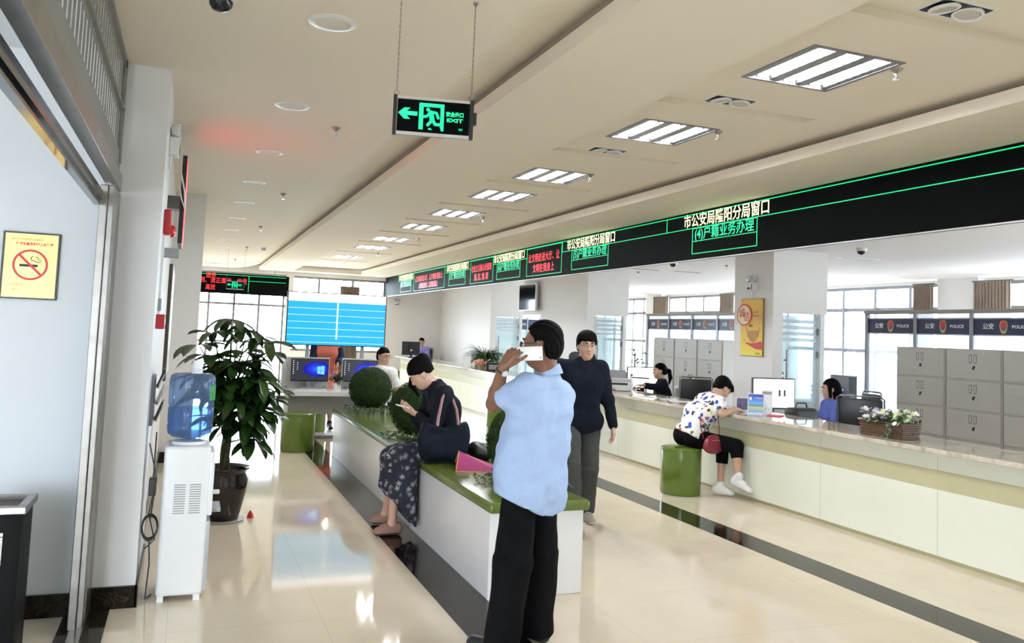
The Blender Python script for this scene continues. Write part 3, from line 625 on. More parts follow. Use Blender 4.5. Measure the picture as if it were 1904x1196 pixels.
for i in range(520):
    a = r2.random()*2*PI; q = r2.uniform(0.14, 0.31)*(1.0+0.12*math.sin(5*a)); p = Vector((q*math.cos(a), q*math.sin(a), r2.uniform(0.006, 0.075)*(1.25-q*2.0)+0.004))
    leafquad(m, p, Vector((math.cos(a)*0.5, math.sin(a)*0.5, 1)), r2.uniform(0.025, 0.045), r2)
m.build('ground_leaves', CREEP, tp0)
m = MB()
for i in range(36):
    a = r2.random()*2*PI; q = r2.uniform(0.2, 0.31)
    for k in range(4): leafquad(m, Vector((q*math.cos(a), q*math.sin(a), 0.05)), Vector((math.cos(a+k), math.sin(a+k), 0.8)), 0.014, r2)
m.build('tiny_flower', mat('tiny_white_flower', (0.6, 0.62, 0.55), 0.6), tp0)['kind'] = 'stuff'
dup(tp0, (2.10, 7.85, 0.585), 1.3, 'clipped topiary ball behind the woman seated on the bench'); dup(tp0, (2.25, 5.50, 0.585), 2.6, 'clipped topiary ball half hidden behind the man on the phone')
# ---- green stools
st = thing('round_stool', 'green vinyl drum stool under the woman writing at the counter', 'stool', (5.0, 7.80, 0), 0, 'green drum stools')
m = MB(); m.lathe([(0.195, 0.0), (0.205, 0.004), (0.213, 0.02), (0.213, 0.45), (0.213, 0.452), (0.211, 0.46), (0.214, 0.466), (0.213, 0.478), (0.203, 0.487), (0.18, 0.492), (0.001, 0.495)], 48, cap1=False); m.build('drum', mat('green_vinyl', (0.105, 0.17, 0.020), 0.2, var=0.05, vscale=3, coat=0.3), st, True)
m = MB(); m.lathe([(0.2145, 0.455), (0.2165, 0.459), (0.2145, 0.463)], 48, cap0=False, cap1=False); m.build('piping', mat('green_piping', (0.09, 0.14, 0.02), 0.35), st, True)
for x, y, l_ in ((1.42, 11.22, 'green vinyl drum stool standing alone at the desk corner'), (1.86, 13.15, 'green vinyl drum stool half hidden behind the desk corner stool'), (5.12, 13.75, 'green vinyl drum stool at the counter behind the raised elbow'), (2.40, 11.05, 'green vinyl drum stool under the man in white at the desk')):
    dup(st, (x, y, 0), rnd.random()*3, l_)
# ---- self-service desk with two monitors and the big screen
dk = thing('computer_desk', 'white and grey self-service desk below the big screen', 'desk', (2.2, 11.85, 0))
m = MB(); m.box(-0.95, 0.5, -0.35, 0.30, 0.675, 0.74); m.build('desktop', WHITEG, dk, bevel=0.004)
for x in (-0.95, 0.44):
    m = MB(); m.box(x, x+0.06, -0.33, 0.28, 0, 0.675); m.build('side_panel', WHITEG, dk)
m = MB(); m.box(-0.89, 0.44, -0.15, -0.13, 0.42, 0.675); m.build('modesty_panel', mat('modesty_grey', (0.40, 0.385, 0.37), 0.4), dk)
for x0, x1, l_ in ((1.27, 1.92, 'pale grey desk divider behind the first desktop monitor'), (2.10, 2.68, 'pale grey desk divider behind the second desktop monitor')):
    dp = thing('desk_divider', l_, 'divider', ((x0+x1)/2, 12.135, 0.74)); m = MB(); m.box((x0-x1)/2, (x1-x0)/2, -0.015, 0.015, 0, 0.43); m.build('panel', mat('panel_pale_grey', (0.52, 0.53, 0.53), 0.4), dp, bevel=0.004)
    m = MB()
    for q in (-1, 1): m.box(q*(x1-x0)*0.4-0.02, q*(x1-x0)*0.4+0.02, -0.02, 0.02, 0, 0.03)
    m.build('clamp', GREYP, dp)
def desktop_screen_mat():
    m = bpy.data.materials.new('desktop_screen'); m.use_nodes = True; nt = m.node_tree; b = nt.nodes['Principled BSDF']; b.inputs['Base Color'].default_value = (0.01, 0.01, 0.012, 1); b.inputs['Roughness'].default_value = 0.12
    t = nt.nodes.new('ShaderNodeTexCoord'); mp = nt.nodes.new('ShaderNodeMapping'); mp.inputs['Location'].default_value = (-0.13*3.6, 0, -0.02*3.6*1.9); mp.inputs['Scale'].default_value = (4.6, 0, 8.5)
    nt.links.new(t.outputs['Object'], mp.inputs[0]); ln = nt.nodes.new('ShaderNodeVectorMath'); ln.operation = 'LENGTH'; nt.links.new(mp.outputs[0], ln.inputs[0])
    c = ramp(nt, ln.outputs['Value'], [(0.0, (0.03, 0.35, 1.0)), (0.35, (0.02, 0.06, 1.0)), (0.8, (0.01, 0.01, 0.45)), (1.0, (0.042, 0.045, 0.06))])
    nt.links.new(c, b.inputs['Emission Color']); b.inputs['Emission Strength'].default_value = 0.85; return m
DESKSCR = desktop_screen_mat(); ICON = emit('screen_icon', (0.85, 0.9, 1.0), 0.9); SCRW = emit('screen_white', (1.0, 0.985, 0.97), 1.5); SCRL = emit('screen_lines', (0.75, 0.75, 0.72), 0.55)
WINB = emit('window_logo_blue', (0.15, 0.6, 1.0), 1.2)
def monitor(loc, rz, label, W, H, kind, group, lift=0.10):
    t = thing('monitor', label, 'monitor', loc, rz, group)      # screen faces local -y
    m = MB(); m.box(-W/2, W/2, -0.012, 0.022, lift, lift+H); m.build('case', BLACK, t, bevel=0.004)
    if kind:
        s = MB(); s.box(-W/2+0.012, W/2-0.012, -0.0135, -0.012, lift+0.02, lift+H-0.012); o = s.build('screen', DESKSCR if kind == 'desktop' else SCRW, t)
        S = frame_M((0, -0.0137, lift+H/2), (1, 0, 0), (0, 0, 1))
        if kind == 'desktop':
            o.data.transform(Matrix.Translation((0, 0, -(lift+H/2)))); o.location = (0, 0, lift+H/2)
            k = MB()
            for i in range(7): k.prism([(-W/2+0.025, H/2-0.035-0.03*i), (-W/2+0.038, H/2-0.035-0.03*i), (-W/2+0.038, H/2-0.022-0.03*i), (-W/2+0.025, H/2-0.022-0.03*i)], 0, 0.0006, S)
            for i in range(4): k.prism([(-W/2+0.08, H/2-0.065-0.03*i), (-W/2+0.092, H/2-0.065-0.03*i), (-W/2+0.092, H/2-0.053-0.03*i), (-W/2+0.08, H/2-0.053-0.03*i)], 0, 0.0006, S)
            k.build('desktop_icon', ICON, t)
            k = MB()
            for x0, z0, x1, z1 in ((0.10, 0.0, 0.143, 0.055), (0.147, 0.0, 0.20, 0.062), (0.10, -0.048, 0.143, -0.004), (0.147, -0.055, 0.20, -0.004)): k.prism([(x0, z0), (x1, z0-0.004), (x1, z1), (x0, z1-0.004)], 0, 0.0006, S)
            k.build('window_logo', WINB, t)
        else:
            k = MB(); k.prism([(-W/2+0.02, H/2-0.04), (W/2-0.02, H/2-0.04), (W/2-0.02, H/2-0.034), (-W/2+0.02, H/2-0.034)], 0, 0.0006, S); k.prism([(-W/4, H/2-0.075), (0, H/2-0.075), (0, H/2-0.069), (-W/4, H/2-0.069)], 0, 0.0006, S); k.build('menu_line', SCRL, t)
            if kind == 'form':
                for x in (W*0.13, W*0.25):
                    k = MB(); k.prism([(x-0.012, -0.03), (x+0.012, -0.03), (x+0.012, 0.045), (x-0.012, 0.045)], 0, 0.0006, S); k.build('form_photo', INK, t)
    else:
        k = MB(); k.box(-0.09, 0.09, 0.022, 0.04, lift+H*0.25, lift+H*0.7); k.build('rear_housing', BLACKG, t, bevel=0.008)
        k = MB(); k.box(-0.025, 0.025, 0.04, 0.042, lift+H*0.28, lift+H*0.42); k.build('rear_label', WHITEP, t)
    m = MB(); m.box(-0.03, 0.03, 0.022, 0.04, 0.012, lift+0.08); m.build('neck', GREYP if kind == 'desktop' else BLACK, t)
    m = MB(); m.box(-0.12, 0.12, -0.06, 0.11, 0.0, 0.013); m.build('foot', GREYP if kind == 'desktop' else BLACK, t, bevel=0.004)
    return t
monitor((1.635, 12.0, 0.74), 0, 'desktop monitor with dark wallpaper at the end of the white desk by the plant', 0.515, 0.315, 'desktop', 'desktop monitors on the white desk')
monitor((2.345, 12.0, 0.74), 0, 'desktop monitor with bright lamp reflections beside the man in white', 0.515, 0.315, 'desktop', 'desktop monitors on the white desk')
kb = thing('keyboard', 'pale keyboard lying before the first desktop monitor', 'keyboard', (1.62, 11.72, 0.74))
m = MB(); m.box(-0.21, 0.21, -0.065, 0.065, 0, 0.016); m.build('body', WHITEP, kb, bevel=0.004)
m = MB()
for i in range(14):
    for j in range(4): m.box(-0.2+0.0285*i, -0.2+0.0285*i+0.024, -0.055+0.028*j, -0.055+0.028*j+0.023, 0.016, 0.02)
m.build('key', GREYP, kb)
dup(kb, (2.34, 11.70, 0.74), 0, 'pale keyboard lying before the second desktop monitor')
fp = thing('flower_vase', 'small white vase with a dusky pink rose between the two desktop monitors', 'flowers', (1.98, 11.95, 0.74))
m = MB(); m.lathe([(0.03, 0), (0.038, 0.03), (0.03, 0.07), (0.034, 0.085)], 20); m.build('vase', WHITEG, fp, True)
m = MB(); r2 = random.Random(5)
for i in range(120): leafquad(m, Vector((r2.gauss(0.03, 0.035), r2.gauss(0, 0.03), 0.12+abs(r2.gauss(0, 0.035)))), Vector((r2.gauss(0, 1), r2.gauss(0, 1), r2.gauss(0.4, 1))), 0.045, r2)
m.build('leaves', mat('vase_leaf', (0.015, 0.035, 0.012), 0.5), fp)
m = MB()
for i in range(40): leafquad(m, Vector((-0.03, 0, 0.20))+Vector((r2.gauss(0, 0.015), r2.gauss(0, 0.015), r2.gauss(0, 0.012))), Vector((r2.gauss(0, 1), r2.gauss(0, 1), 0.6)), 0.04, r2)
m.build('bloom', mat('dusky_pink', (0.45, 0.30, 0.30), 0.6), fp)
tv = thing('display_screen', 'large floor-standing screen showing a blue table above the white desk', 'screen', (2.045, 12.45, 0))
TW, TH, TZ = 1.45, 0.775, 1.715
m = MB(); m.box(-TW/2, TW/2, -0.02, 0.05, TZ-TH/2, TZ+TH/2); m.build('case', BLACK, tv, bevel=0.004)
m = MB(); m.box(-TW/2+0.015, TW/2-0.015, -0.022, -0.02, TZ-TH/2+0.015, TZ+TH/2-0.012-0.125); m.build('blue_table', emit('screen_cyan', (0.0, 0.52, 0.92), 0.95), tv)
m = MB(); m.box(-TW/2+0.015, TW/2-0.015, -0.022, -0.02, TZ+TH/2-0.137, TZ+TH/2-0.012); m.build('header_band', SCRW, tv)
m = MB()
for k in range(6): z = TZ+TH/2-0.137-0.098*(k+1); m.box(-TW/2+0.02, TW/2-0.02, -0.0226, -0.022, z-0.003, z+0.003)
m.box(-0.011, 0.011, -0.0228, -0.022, TZ-TH/2+0.10, TZ+TH/2-0.137); m.build('table_line', emit('screen_pale', (0.75, 0.95, 1.0), 1.1), tv)
for x in (-0.4, 0.4):
    m = MB(); m.box(x-0.025, x+0.025, 0.02, 0.06, 0.05, TZ); m.build('post', GREYP, tv)
m = MB(); m.box(-0.5, 0.5, -0.1, 0.25, 0, 0.05); m.build('base', GREYP, tv, bevel=0.01)
gc = thing('padded_chair', 'green padded chair seen edge-on behind the man in white', 'chair', (2.98, 11.75, 0), -PI/2+0.12)
m = MB(); m.box(-0.21, 0.21, -0.22, 0.2, 0.42, 0.49); m.build('seat', GREENV, gc, True, bevel=0.02)
m = MB(); m.box(-0.2, 0.2, -0.26, -0.20, 0.52, 1.04); m.build('backrest', GREENV, gc, True, bevel=0.015)
for x in (-0.18, 0.18):
    for y in (-0.22, 0.17):
        m = MB(); m.tube([(x, y, 0.0), (x, y, 0.43 if y > 0 else 0.56)], 0.011); m.build('leg', CHROME, gc, True)

# ---- water dispenser, bottle and cup
wd = thing('water_dispenser', 'tall white water dispenser standing by the pillar with a bottle on top', 'water dispenser', (0.055, 5.46, 0))
m = MB(); m.box(-0.13, 0.125, -0.16, 0.16, 0.03, 0.885); m.build('body', WHITEP, wd, True, bevel=0.022, seg=3)
m = MB(); m.box(0.118, 0.145, -0.15, 0.15, 0.05, 0.45); m.build('door', mat('dispenser_grey', (0.42, 0.42, 0.44), 0.4), wd, True, bevel=0.006)
m = MB(); m.box(0.118, 0.15, -0.15, 0.15, 0.48, 0.85); m.build('front_panel', WHITEP, wd, True, bevel=0.01)
m = MB(); m.lathe([(0.014, 0), (0.014, 0.04), (0.01, 0.045)], 14, M=Matrix.Translation((0.145, -0.05, 0.6)) @ Matrix.Rotation(PI/2, 4, 'Y')); m.build('tap', WHITEP, wd, True)
m = MB(); m.box(0.13, 0.20, -0.10, 0.10, 0.49, 0.515); m.build('drip_tray', GREYP, wd, bevel=0.004)
m = MB()
for x0 in (-0.065, 0.02):
    for k in range(13): m.box(x0, x0+0.062, -0.1615, -0.16, 0.50+0.0135*k, 0.506+0.0135*k)
m.build('vent_slot', GREYP, wd)
for x in (-0.12, 0.075):
    for y in (-0.15, 0.12): m = MB(); m.box(x, x+0.035, y, y+0.035, 0, 0.035); m.build('foot', WHITEP, wd)
m = MB(); m.lathe([(0.10, 0.885), (0.095, 0.9), (0.06, 0.905), (0.001, 0.905)], 28, cap1=False); m.build('bottle_collar', WHITEP, wd, True)
wb = thing('water_bottle', 'blue translucent water bottle upturned on the dispenser', 'water bottle', (0.055, 5.46, 0.905))
BLUEP = glassy('blue_plastic', (0.55, 0.66, 0.85), 0.28, 0.06, (0.28, 0.40, 0.62), 0.08)
m = MB(); m.lathe([(0.030, 0.004), (0.045, 0.012), (0.10, 0.02), (0.125, 0.04), (0.130, 0.07), (0.130, 0.09), (0.125, 0.10), (0.130, 0.11), (0.130, 0.19), (0.124, 0.20), (0.130, 0.212), (0.131, 0.36), (0.124, 0.385), (0.105, 0.395), (0.001, 0.397)], 40, cap0=False); m.build('shell', BLUEP, wb, True)
m = MB(); m.lathe([(0.030, 0.008), (0.12, 0.045), (0.126, 0.08), (0.126, 0.19), (0.001, 0.19)], 36); m.build('water', glassy('water_tint', (0.55, 0.75, 0.95), 0.12, 0.06, (0.35, 0.55, 0.75)), wb, True)
m = MB(); n = 10
m.rings([[Vector((0.1325*math.cos(-0.75+0.9*k/n), 0.1325*math.sin(-0.75+0.9*k/n), z)) for k in range(n+1)] for z in (0.24, 0.33)], False, False); m.build('label', mat('green_label', (0.03, 0.26, 0.06), 0.4, var=0.3, vscale=40), wb)
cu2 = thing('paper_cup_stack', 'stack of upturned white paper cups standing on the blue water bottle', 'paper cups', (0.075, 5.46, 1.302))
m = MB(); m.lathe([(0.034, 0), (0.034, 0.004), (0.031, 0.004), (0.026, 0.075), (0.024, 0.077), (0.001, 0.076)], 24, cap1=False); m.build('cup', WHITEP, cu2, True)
m = MB(); m.lathe([(0.0330, 0.012), (0.0328, 0.016), (0.0320, 0.016)], 24, cap0=False, cap1=False); m.lathe([(0.0322, 0.024), (0.032, 0.028), (0.0312, 0.028)], 24, cap0=False, cap1=False); m.build('cup_rim', mat('cup_shade', (0.6, 0.6, 0.6), 0.5), cu2, True)  # grey rings paint the shade at the rims of the stacked cups
rk = thing('leaflet_rack', 'grey wall rack of leaflets beside the water dispenser', 'leaflet rack', (-0.18, 5.72, 1.12), PI/2)
m = MB(); m.box(-0.12, 0.12, -0.02, 0, -0.15, 0.15); m.build('back_plate', GREYP, rk)
for k in range(3):
    m = MB(); Mx = Matrix.Translation((0, -0.03, -0.1+0.1*k)) @ Matrix.Rotation(0.35, 4, 'X'); m.box(-0.11, 0.11, -0.02, -0.014, -0.02, 0.06, Mx); m.box(-0.11, 0.11, -0.02, 0.02, -0.02, -0.015, Mx); m.build('pocket', ALU, rk)
    m = MB(); m.box(-0.10, 0.10, -0.012, 0.0, -0.01, 0.10, Mx); m.build('leaflet', WHITEP if k % 2 else BLACK, rk)
co = thing('power_cord', 'tangled black power cords hanging between the pillar and the dispenser', 'power cord', (-0.128, 5.36, 0.4))
m = MB()
for k in range(3):
    a0 = k*1.1; m.tube([(0.042*math.cos(t*0.5+a0), 0.02*k-0.03+0.01*math.cos(t), 0.02+0.07*math.sin(t*0.5+a0)) for t in range(13)], 0.0055, 6)
m.tube([(-0.03, -0.02, 0.5), (0.02, -0.03, 0.3), (-0.01, -0.03, 0.1), (0.03, -0.02, -0.05), (-0.02, -0.02, -0.1)], 0.004, 6); m.tube([(0, 0.1, 0.55), (0.0, 0.05, 0.35), (0.01, 0.02, 0.2), (0.0, 0.0, 0.06)], 0.004, 6); m.tube([(0, 0.0, -0.04), (0.01, 0.02, -0.2), (0.0, 0.0, -0.39), (0.03, 0.1, -0.395)], 0.004, 6); m.build('cable', BLACK, co, True)
m = MB(); m.box(-0.02, 0.02, -0.03, 0.03, 0.2, 0.30); m.build('adapter', BLACK, co, bevel=0.006)

# ---- money tree in a black jar
mt_ = thing('potted_money_tree', 'tall money tree with drooping palmate leaves in a glossy black jar', 'potted plant', (0.36, 7.36, 0))
m = MB(); m.lathe([(0.12, 0.0), (0.13, 0.01), (0.155, 0.12), (0.185, 0.25), (0.19, 0.33), (0.17, 0.385), (0.175, 0.40), (0.20, 0.425), (0.198, 0.435), (0.165, 0.42), (0.16, 0.39)], 40, cap1=False); m.build('jar', mat('glazed_black', (0.012, 0.008, 0.007), 0.12, var=0.3, vscale=10), mt_, True)
m = MB(); m.lathe([(0.165, 0.395), (0.001, 0.40)], 30); m.build('soil', mat('soil', (0.03, 0.02, 0.012), 0.9), mt_)
m = MB(); m.lathe([(0.15, 0.0), (0.17, 0.0), (0.18, 0.015), (0.15, 0.015)], 30); m.build('saucer', mat('grey_saucer', (0.35, 0.34, 0.33), 0.5), mt_, True)
m = MB(); r2 = random.Random(11)
for k in range(3):
    m.tube([(0.022*math.cos(k*2.1+t*0.55), 0.022*math.sin(k*2.1+t*0.55), 0.39+0.075*t) for t in range(9)], [0.024-0.001*t for t in range(9)], 8)
tips = []
for k in range(60):
    a = k*2.4+r2.random()*0.7; z0 = r2.uniform(0.62, 1.06); L = r2.uniform(0.10, 0.29)*(1.0 if z0 > 0.75 else 0.8); up = r2.uniform(0.06, 0.50)*(0.4+0.6*(z0-0.5))
    ox = 0.06
    p = [Vector((0, 0, z0)), Vector((0.5*L*math.cos(a)+ox*0.5, 0.5*L*math.sin(a), z0+up*0.7)), Vector((L*math.cos(a)+ox, L*math.sin(a)*0.8, z0+up))]
    m.tube(p, [0.008, 0.006, 0.004], 6); tips.append((p[2], a))
for dz, dx in ((1.60, 0.05), (1.52, -0.16), (1.50, 0.20), (1.64, -0.02), (1.38, 0.30), (1.45, 0.26), (1.42, -0.26), (1.56, 0.12)):
    p = [Vector((0, 0, 1.0)), Vector((dx*0.6, 0, (1.0+dz)/2+0.05)), Vector((dx, r2.uniform(-0.1, 0.1), dz))]; m.tube(p, [0.008, 0.006, 0.004], 6); tips.append((p[2], r2.random()*6))
m.build('trunk', mat('green_bark', (0.07, 0.065, 0.03), 0.7, var=0.3, vscale=20), mt_, True)
def leaflet(m, p, d, L, W, droop, roll):
    d = d.normalized(); side = d.cross(Vector((0, 0, 1))); side = side.normalized() if side.length > 0.05 else Vector((1, 0, 0)); nn = side.cross(d)
    side = Matrix.Rotation(roll, 3, d) @ side; nn = side.cross(d)
    n = 6; prev = None; c = Vector(p); dd = d.copy(); vs = []
    for i in range(n+1):
        t = i/n; wv = W*(math.sin(PI*min(1, t*0.92+0.06))**0.8)*(0.75+0.5*t) if i < n else 0.001
        up = side.cross(dd).normalized()
        vs += [c+side*wv+up*wv*0.28, c, c-side*wv+up*wv*0.28]
        dd = (dd+Vector((0, 0, -droop/n))).normalized(); c = c+dd*(L/n)
    m.add(vs, [(3*i, 3*i+1, 3*i+4, 3*i+3) for i in range(n)]+[(3*i+1, 3*i+2, 3*i+5, 3*i+4) for i in range(n)])
m = MB()
for p, a in tips:
    k = r2.choice((5, 6, 7)); tilt = r2.uniform(-0.35, 0.45); s = r2.uniform(0.95, 1.4)
    for i in range(k):
        b = a+(i-(k-1)/2)*(2*PI/k)*0.86
        m.mi = 0; leaflet(m, p, Vector((math.cos(b), math.sin(b), tilt+0.12*math.cos(b-a))), s*r2.uniform(0.17, 0.245), s*r2.uniform(0.030, 0.040), r2.uniform(0.35, 1.5), r2.uniform(-0.3, 0.3))
m.build('foliage', mat('money_tree_leaf', (0.018, 0.055, 0.009), 0.3, var=0.55, vscale=6), mt_, True)
ft = thing('red_tag', 'small red tag lying on the floor beside the black jar', 'tag', (0.59, 7.42, 0.0))
m = MB(); m.lathe([(0.03, 0), (0.022, 0.03), (0.004, 0.06)], 5); m.build('folded_card', mat('tag_red', (0.6, 0.03, 0.04), 0.5), ft)

# ---- litter bin by the door
tb = thing('litter_bin', 'black litter bin with bright metal rim by the vestibule wall', 'litter bin', (-0.82, 4.62, 0))
m = MB(); m.box(-0.17, 0.17, -0.15, 0.15, 0.0, 0.70); m.build('body', mat('bin_black', (0.006, 0.007, 0.007), 0.5, spec=0.1, var=0.15), tb, True, bevel=0.012)
m = MB()
for x0, x1, y0, y1 in ((-0.185, 0.185, -0.165, -0.125), (-0.185, 0.185, 0.125, 0.165), (-0.185, -0.145, -0.125, 0.125), (0.145, 0.185, -0.125, 0.125)): m.box(x0, x1, y0, y1, 0.70, 0.735)
m.build('rim', STEEL, tb, bevel=0.004)
m = MB(); m.box(-0.145, 0.145, -0.125, 0.125, 0.70, 0.715); m.build('ash_tray', mat('ash_sand', (0.10, 0.09, 0.08), 0.8, var=0.3, vscale=40), tb)
m = MB()
for x0, x1, z0, z1 in ((-0.13, 0.10, 0.60, 0.62), (-0.13, 0.10, 0.47, 0.49), (-0.13, -0.11, 0.49, 0.60), (0.08, 0.10, 0.49, 0.60)): m.box(x0, x1, -0.158, -0.15, z0, z1)
m.build('opening_frame', STEEL, tb, bevel=0.003)
m = MB(); m.box(-0.11, 0.08, -0.152, -0.15, 0.49, 0.60); m.build('opening', BLACKG, tb)

# ---- glass doors of the office bays
FROST = glassy('frosted_door_glass', (0.84, 0.93, 0.95), 0.6, 0.05, (0.76, 0.86, 0.89), 0.05); FILM = mat('white_film', (0.9, 0.9, 0.92), 0.5, var=0)
def glass_door(y, label):
    t = thing('glass_door', label, 'glass door', (7.16, y+0.08, 0), 0, 'frosted glass office doors')
    m = MB(); m.box(0.0, 0.62, -0.006, 0.006, 0.02, 2.0); m.build('pane', FROST, t)
    for z in (1.93, 1.85, 1.77, 1.69):
        k = MB(); k.box(0.02, 0.60, -0.0075, -0.006, z-0.025, z+0.02); k.build('film_stripe', glassy('white_film_stripe', (1, 1, 1), 0.75, 0.04, (0.95, 0.95, 0.97)), t)
    k = MB(); k.tube([(0.09, -0.06, 0.95), (0.09, -0.06, 1.55)], 0.014, 12)
    for z in (1.08, 1.42): k.tube([(0.09, -0.06, z), (0.09, 0.0, z)], 0.009, 8)
    k.build('handle', STEEL, t, True)
    k = MB(); k.box(0.005, 0.07, -0.03, 0.03, 1.17, 1.27); ko = k.build('lock', STEELD, t, bevel=0.006)
    k = MB(); k.lathe([(0.018, 0), (0.016, 0.012), (0.001, 0.014)], 16, M=Matrix.Translation((0.045, -0.03, 1.22)) @ Matrix.Rotation(PI/2, 4, 'X')); k.build('lock_knob', CHROME, ko, True)
    for z in (1.80, 1.50, 0.3): k = MB(); k.box(0.60, 0.66, -0.014, 0.014, z-0.045, z+0.045); k.build('hinge', STEEL, t, bevel=0.003)
    k = MB(); k.box(0.63, 0.70, -0.05, 0.05, 0, 2.03); k.build('jamb', WHITEP, t)
    return t
gd = glass_door(8.87, 'frosted glass office door right of the poster pillar')
dup(gd, (7.16, 14.33, 0), 0, 'frosted glass office door behind the walking man'); dup(gd, (7.16, 19.73, 0), 0, 'frosted glass office door below the wall television')

# ---- glazed partition with navy bands
NAVY = mat('navy_band', (0.010, 0.014, 0.055), 0.35, var=0.05); BANDW = mat('band_white', (0.85, 0.85, 0.88), 0.5, var=0)
FR2 = glassy('frosted_partition_glass', (0.97, 0.98, 1.0), 0.55, 0.02, (0.93, 0.94, 0.96), 0.2); EMR = mat('emblem_red', (0.50, 0.02, 0.03), 0.4); EMG = mat('emblem_gold', (0.50, 0.34, 0.06), 0.4); EMB = mat('emblem_blue', (0.05, 0.07, 0.25), 0.5)
def partition(x, ys, label, full_from=0.02):
    t = thing('glass_partition', label, 'partition', (x, ys[0], 0))
    for y in ys: m = MB(); m.box(-0.03, 0.03, y-0.03-ys[0], y+0.03-ys[0], 0, 2.17); m.build('post', FRAMEG, t)
    m = MB(); m.box(-0.05, 0.05, min(ys)-ys[0]-0.03, max(ys)-ys[0]+0.03, 2.17, 2.225); m.build('top_rail', mat('rail_taupe', (0.26, 0.23, 0.20), 0.5), t, bevel=0.003)
    for a, b in zip(ys, ys[1:]):
        c = (a+b)/2-ys[0]; h = abs(a-b)/2-0.03
        m = MB(); m.box(-0.005, 0.005, c-h, c+h, 0.05, 2.17); m.build('pane', FR2, t)
        m = MB(); m.box(-0.010, -0.005, c-h, c+h, 1.855, 2.105); bo = m.build('band', NAVY, t)
        P = frame_M((-0.0102, c, 1.98), (0, -1, 0), (0, 0, 1))
        flat('band_edge', [[(-h, 0.112), (h, 0.112), (h, 0.118), (-h, 0.118)], [(-h, -0.118), (h, -0.118), (h, -0.112), (-h, -0.112)]], BANDW, bo, P, 0, 0.0006)
        text_mesh('band_text', '公安', 0.088, BANDW, bo, P @ Matrix.Translation((-0.235, 0.0, 0)), 0.0005, bold=0.0012, width=0.17)
        text_mesh('band_text', 'POLICE', 0.062, BANDW, bo, P @ Matrix.Translation((0.24, 0.0, 0)), 0.0005, bold=0.0012, width=0.23)
        e = [(-0.062, 0.02), (-0.05, 0.07), (-0.025, 0.085), (0, 0.09), (0.025, 0.085), (0.05, 0.07), (0.062, 0.02), (0.055, -0.03), (0.035, -0.08), (0, -0.095), (-0.035, -0.08), (-0.055, -0.03)]
        flat('emblem', [e], EMG, bo, P, 0.0, 0.002); flat('emblem_shield', [[(p*0.78, q*0.72+0.012) for p, q in e]], EMB, bo, P, 0.002, 0.003); flat('emblem_disc', [disc(0, 0.03, 0.043, 0.050)], EMR, bo, P, 0.003, 0.004)
    return t
partition(10.36, [10.74-0.985*k for k in range(8)], 'glazed partition with navy police bands behind the near grey cabinets')
partition(10.36, [17.74-0.95*k for k in range(6)], 'glazed partition with navy police bands behind the far grey cabinets')
pb = thing('glass_partition', 'small distant partition with navy bands seen past the raised forearm', 'partition', (9.3, 23.0, 0))
m = MB()
for x in (-0.35, 0.05, 0.45): k = MB(); k.box(x-0.02, x+0.02, -0.02, 0.02, 0, 2.1); k.build('post', FRAMEG, pb)
m = MB(); m.box(-0.35, 0.45, -0.006, 0.0, 1.75, 2.05); m.build('band', NAVY, pb); text_mesh('band_text', '公安  POLICE', 0.09, BANDW, pb, frame_M((-0.14, -0.007, 1.9), (1, 0, 0), (0, 0, 1)), 0.0005, width=0.3); text_mesh('band_text', '公安', 0.09, BANDW, pb, frame_M((0.25, -0.007, 1.9), (1, 0, 0), (0, 0, 1)), 0.0005)
m = MB(); m.box(-0.35, 0.45, -0.003, 0.003, 0.05, 1.75); m.build('pane', FROST, pb)

# ---- steel filing cabinets
CAB = mat('cabinet_enamel', (0.47, 0.445, 0.40), 0.42, var=0.03, vscale=2)
def cabinet(y, label):
    t = thing('filing_cabinet', label, 'filing cabinet', (9.80, y, 0), 0, 'grey steel filing cabinets')      # front faces -x, width along y
    m = MB(); m.box(0.006, 0.44, -0.43, 0.43, 0.0, 1.66); m.build('body', CAB, t, bevel=0.004)
    for k in range(4):
        z0 = 0.055+0.402*k; d = MB(); d.box(-0.012, 0.006, -0.412, 0.412, z0, z0+0.375); do = d.build('door', CAB, t, bevel=0.004)
        P = frame_M((-0.012, 0.0, z0+0.27), (0, -1, 0), (0, 0, 1))
        for x in (-0.035, 0.04):
            g = MB(); g.prism([(x-0.020, -0.055), (x+0.020, -0.055), (x+0.020, 0.055), (x-0.020, 0.055)], 0, 0.001, P); g.prism([(x-0.013, -0.048), (x+0.013, -0.048), (x+0.013, 0.048), (x-0.013, 0.048)], 0.001, 0.0016, P); g.mi = 0
            g.m = [0]*6+[1]*(len(g.f)-6); g.build('label_slot', [BLACK, mat('slot_card', (0.55, 0.53, 0.49), 0.6)], do)
        g = MB(); g.lathe([(0.016, 0), (0.014, 0.008), (0.001, 0.009)], 14, M=P @ Matrix.Translation((0.012, -0.13, 0))); g.prism([(0.005, -0.118), (0.04, -0.112), (0.04, -0.095), (0.005, -0.10)], 0, 0.008, P); g.build('lock', BLACK, do)
    return t
cb = cabinet(9.155, 'grey steel filing cabinet at the end of the near row by the bright panel')
for y, l_ in ((8.285, 'grey steel filing cabinet second in the near row, left of the frame edge'), (7.415, 'grey steel filing cabinet cut by the frame edge')): dup(cb, (9.80, y, 0), 0, l_)
for y, l_ in ((16.08, 'grey steel filing cabinet at the far end of the row left of the poster pillar'), (15.21, 'grey steel filing cabinet in the middle of the row left of the poster pillar'), (14.34, 'grey steel filing cabinet touching the edge of the poster pillar')): dup(cb, (9.80, y, 0), 0, l_)

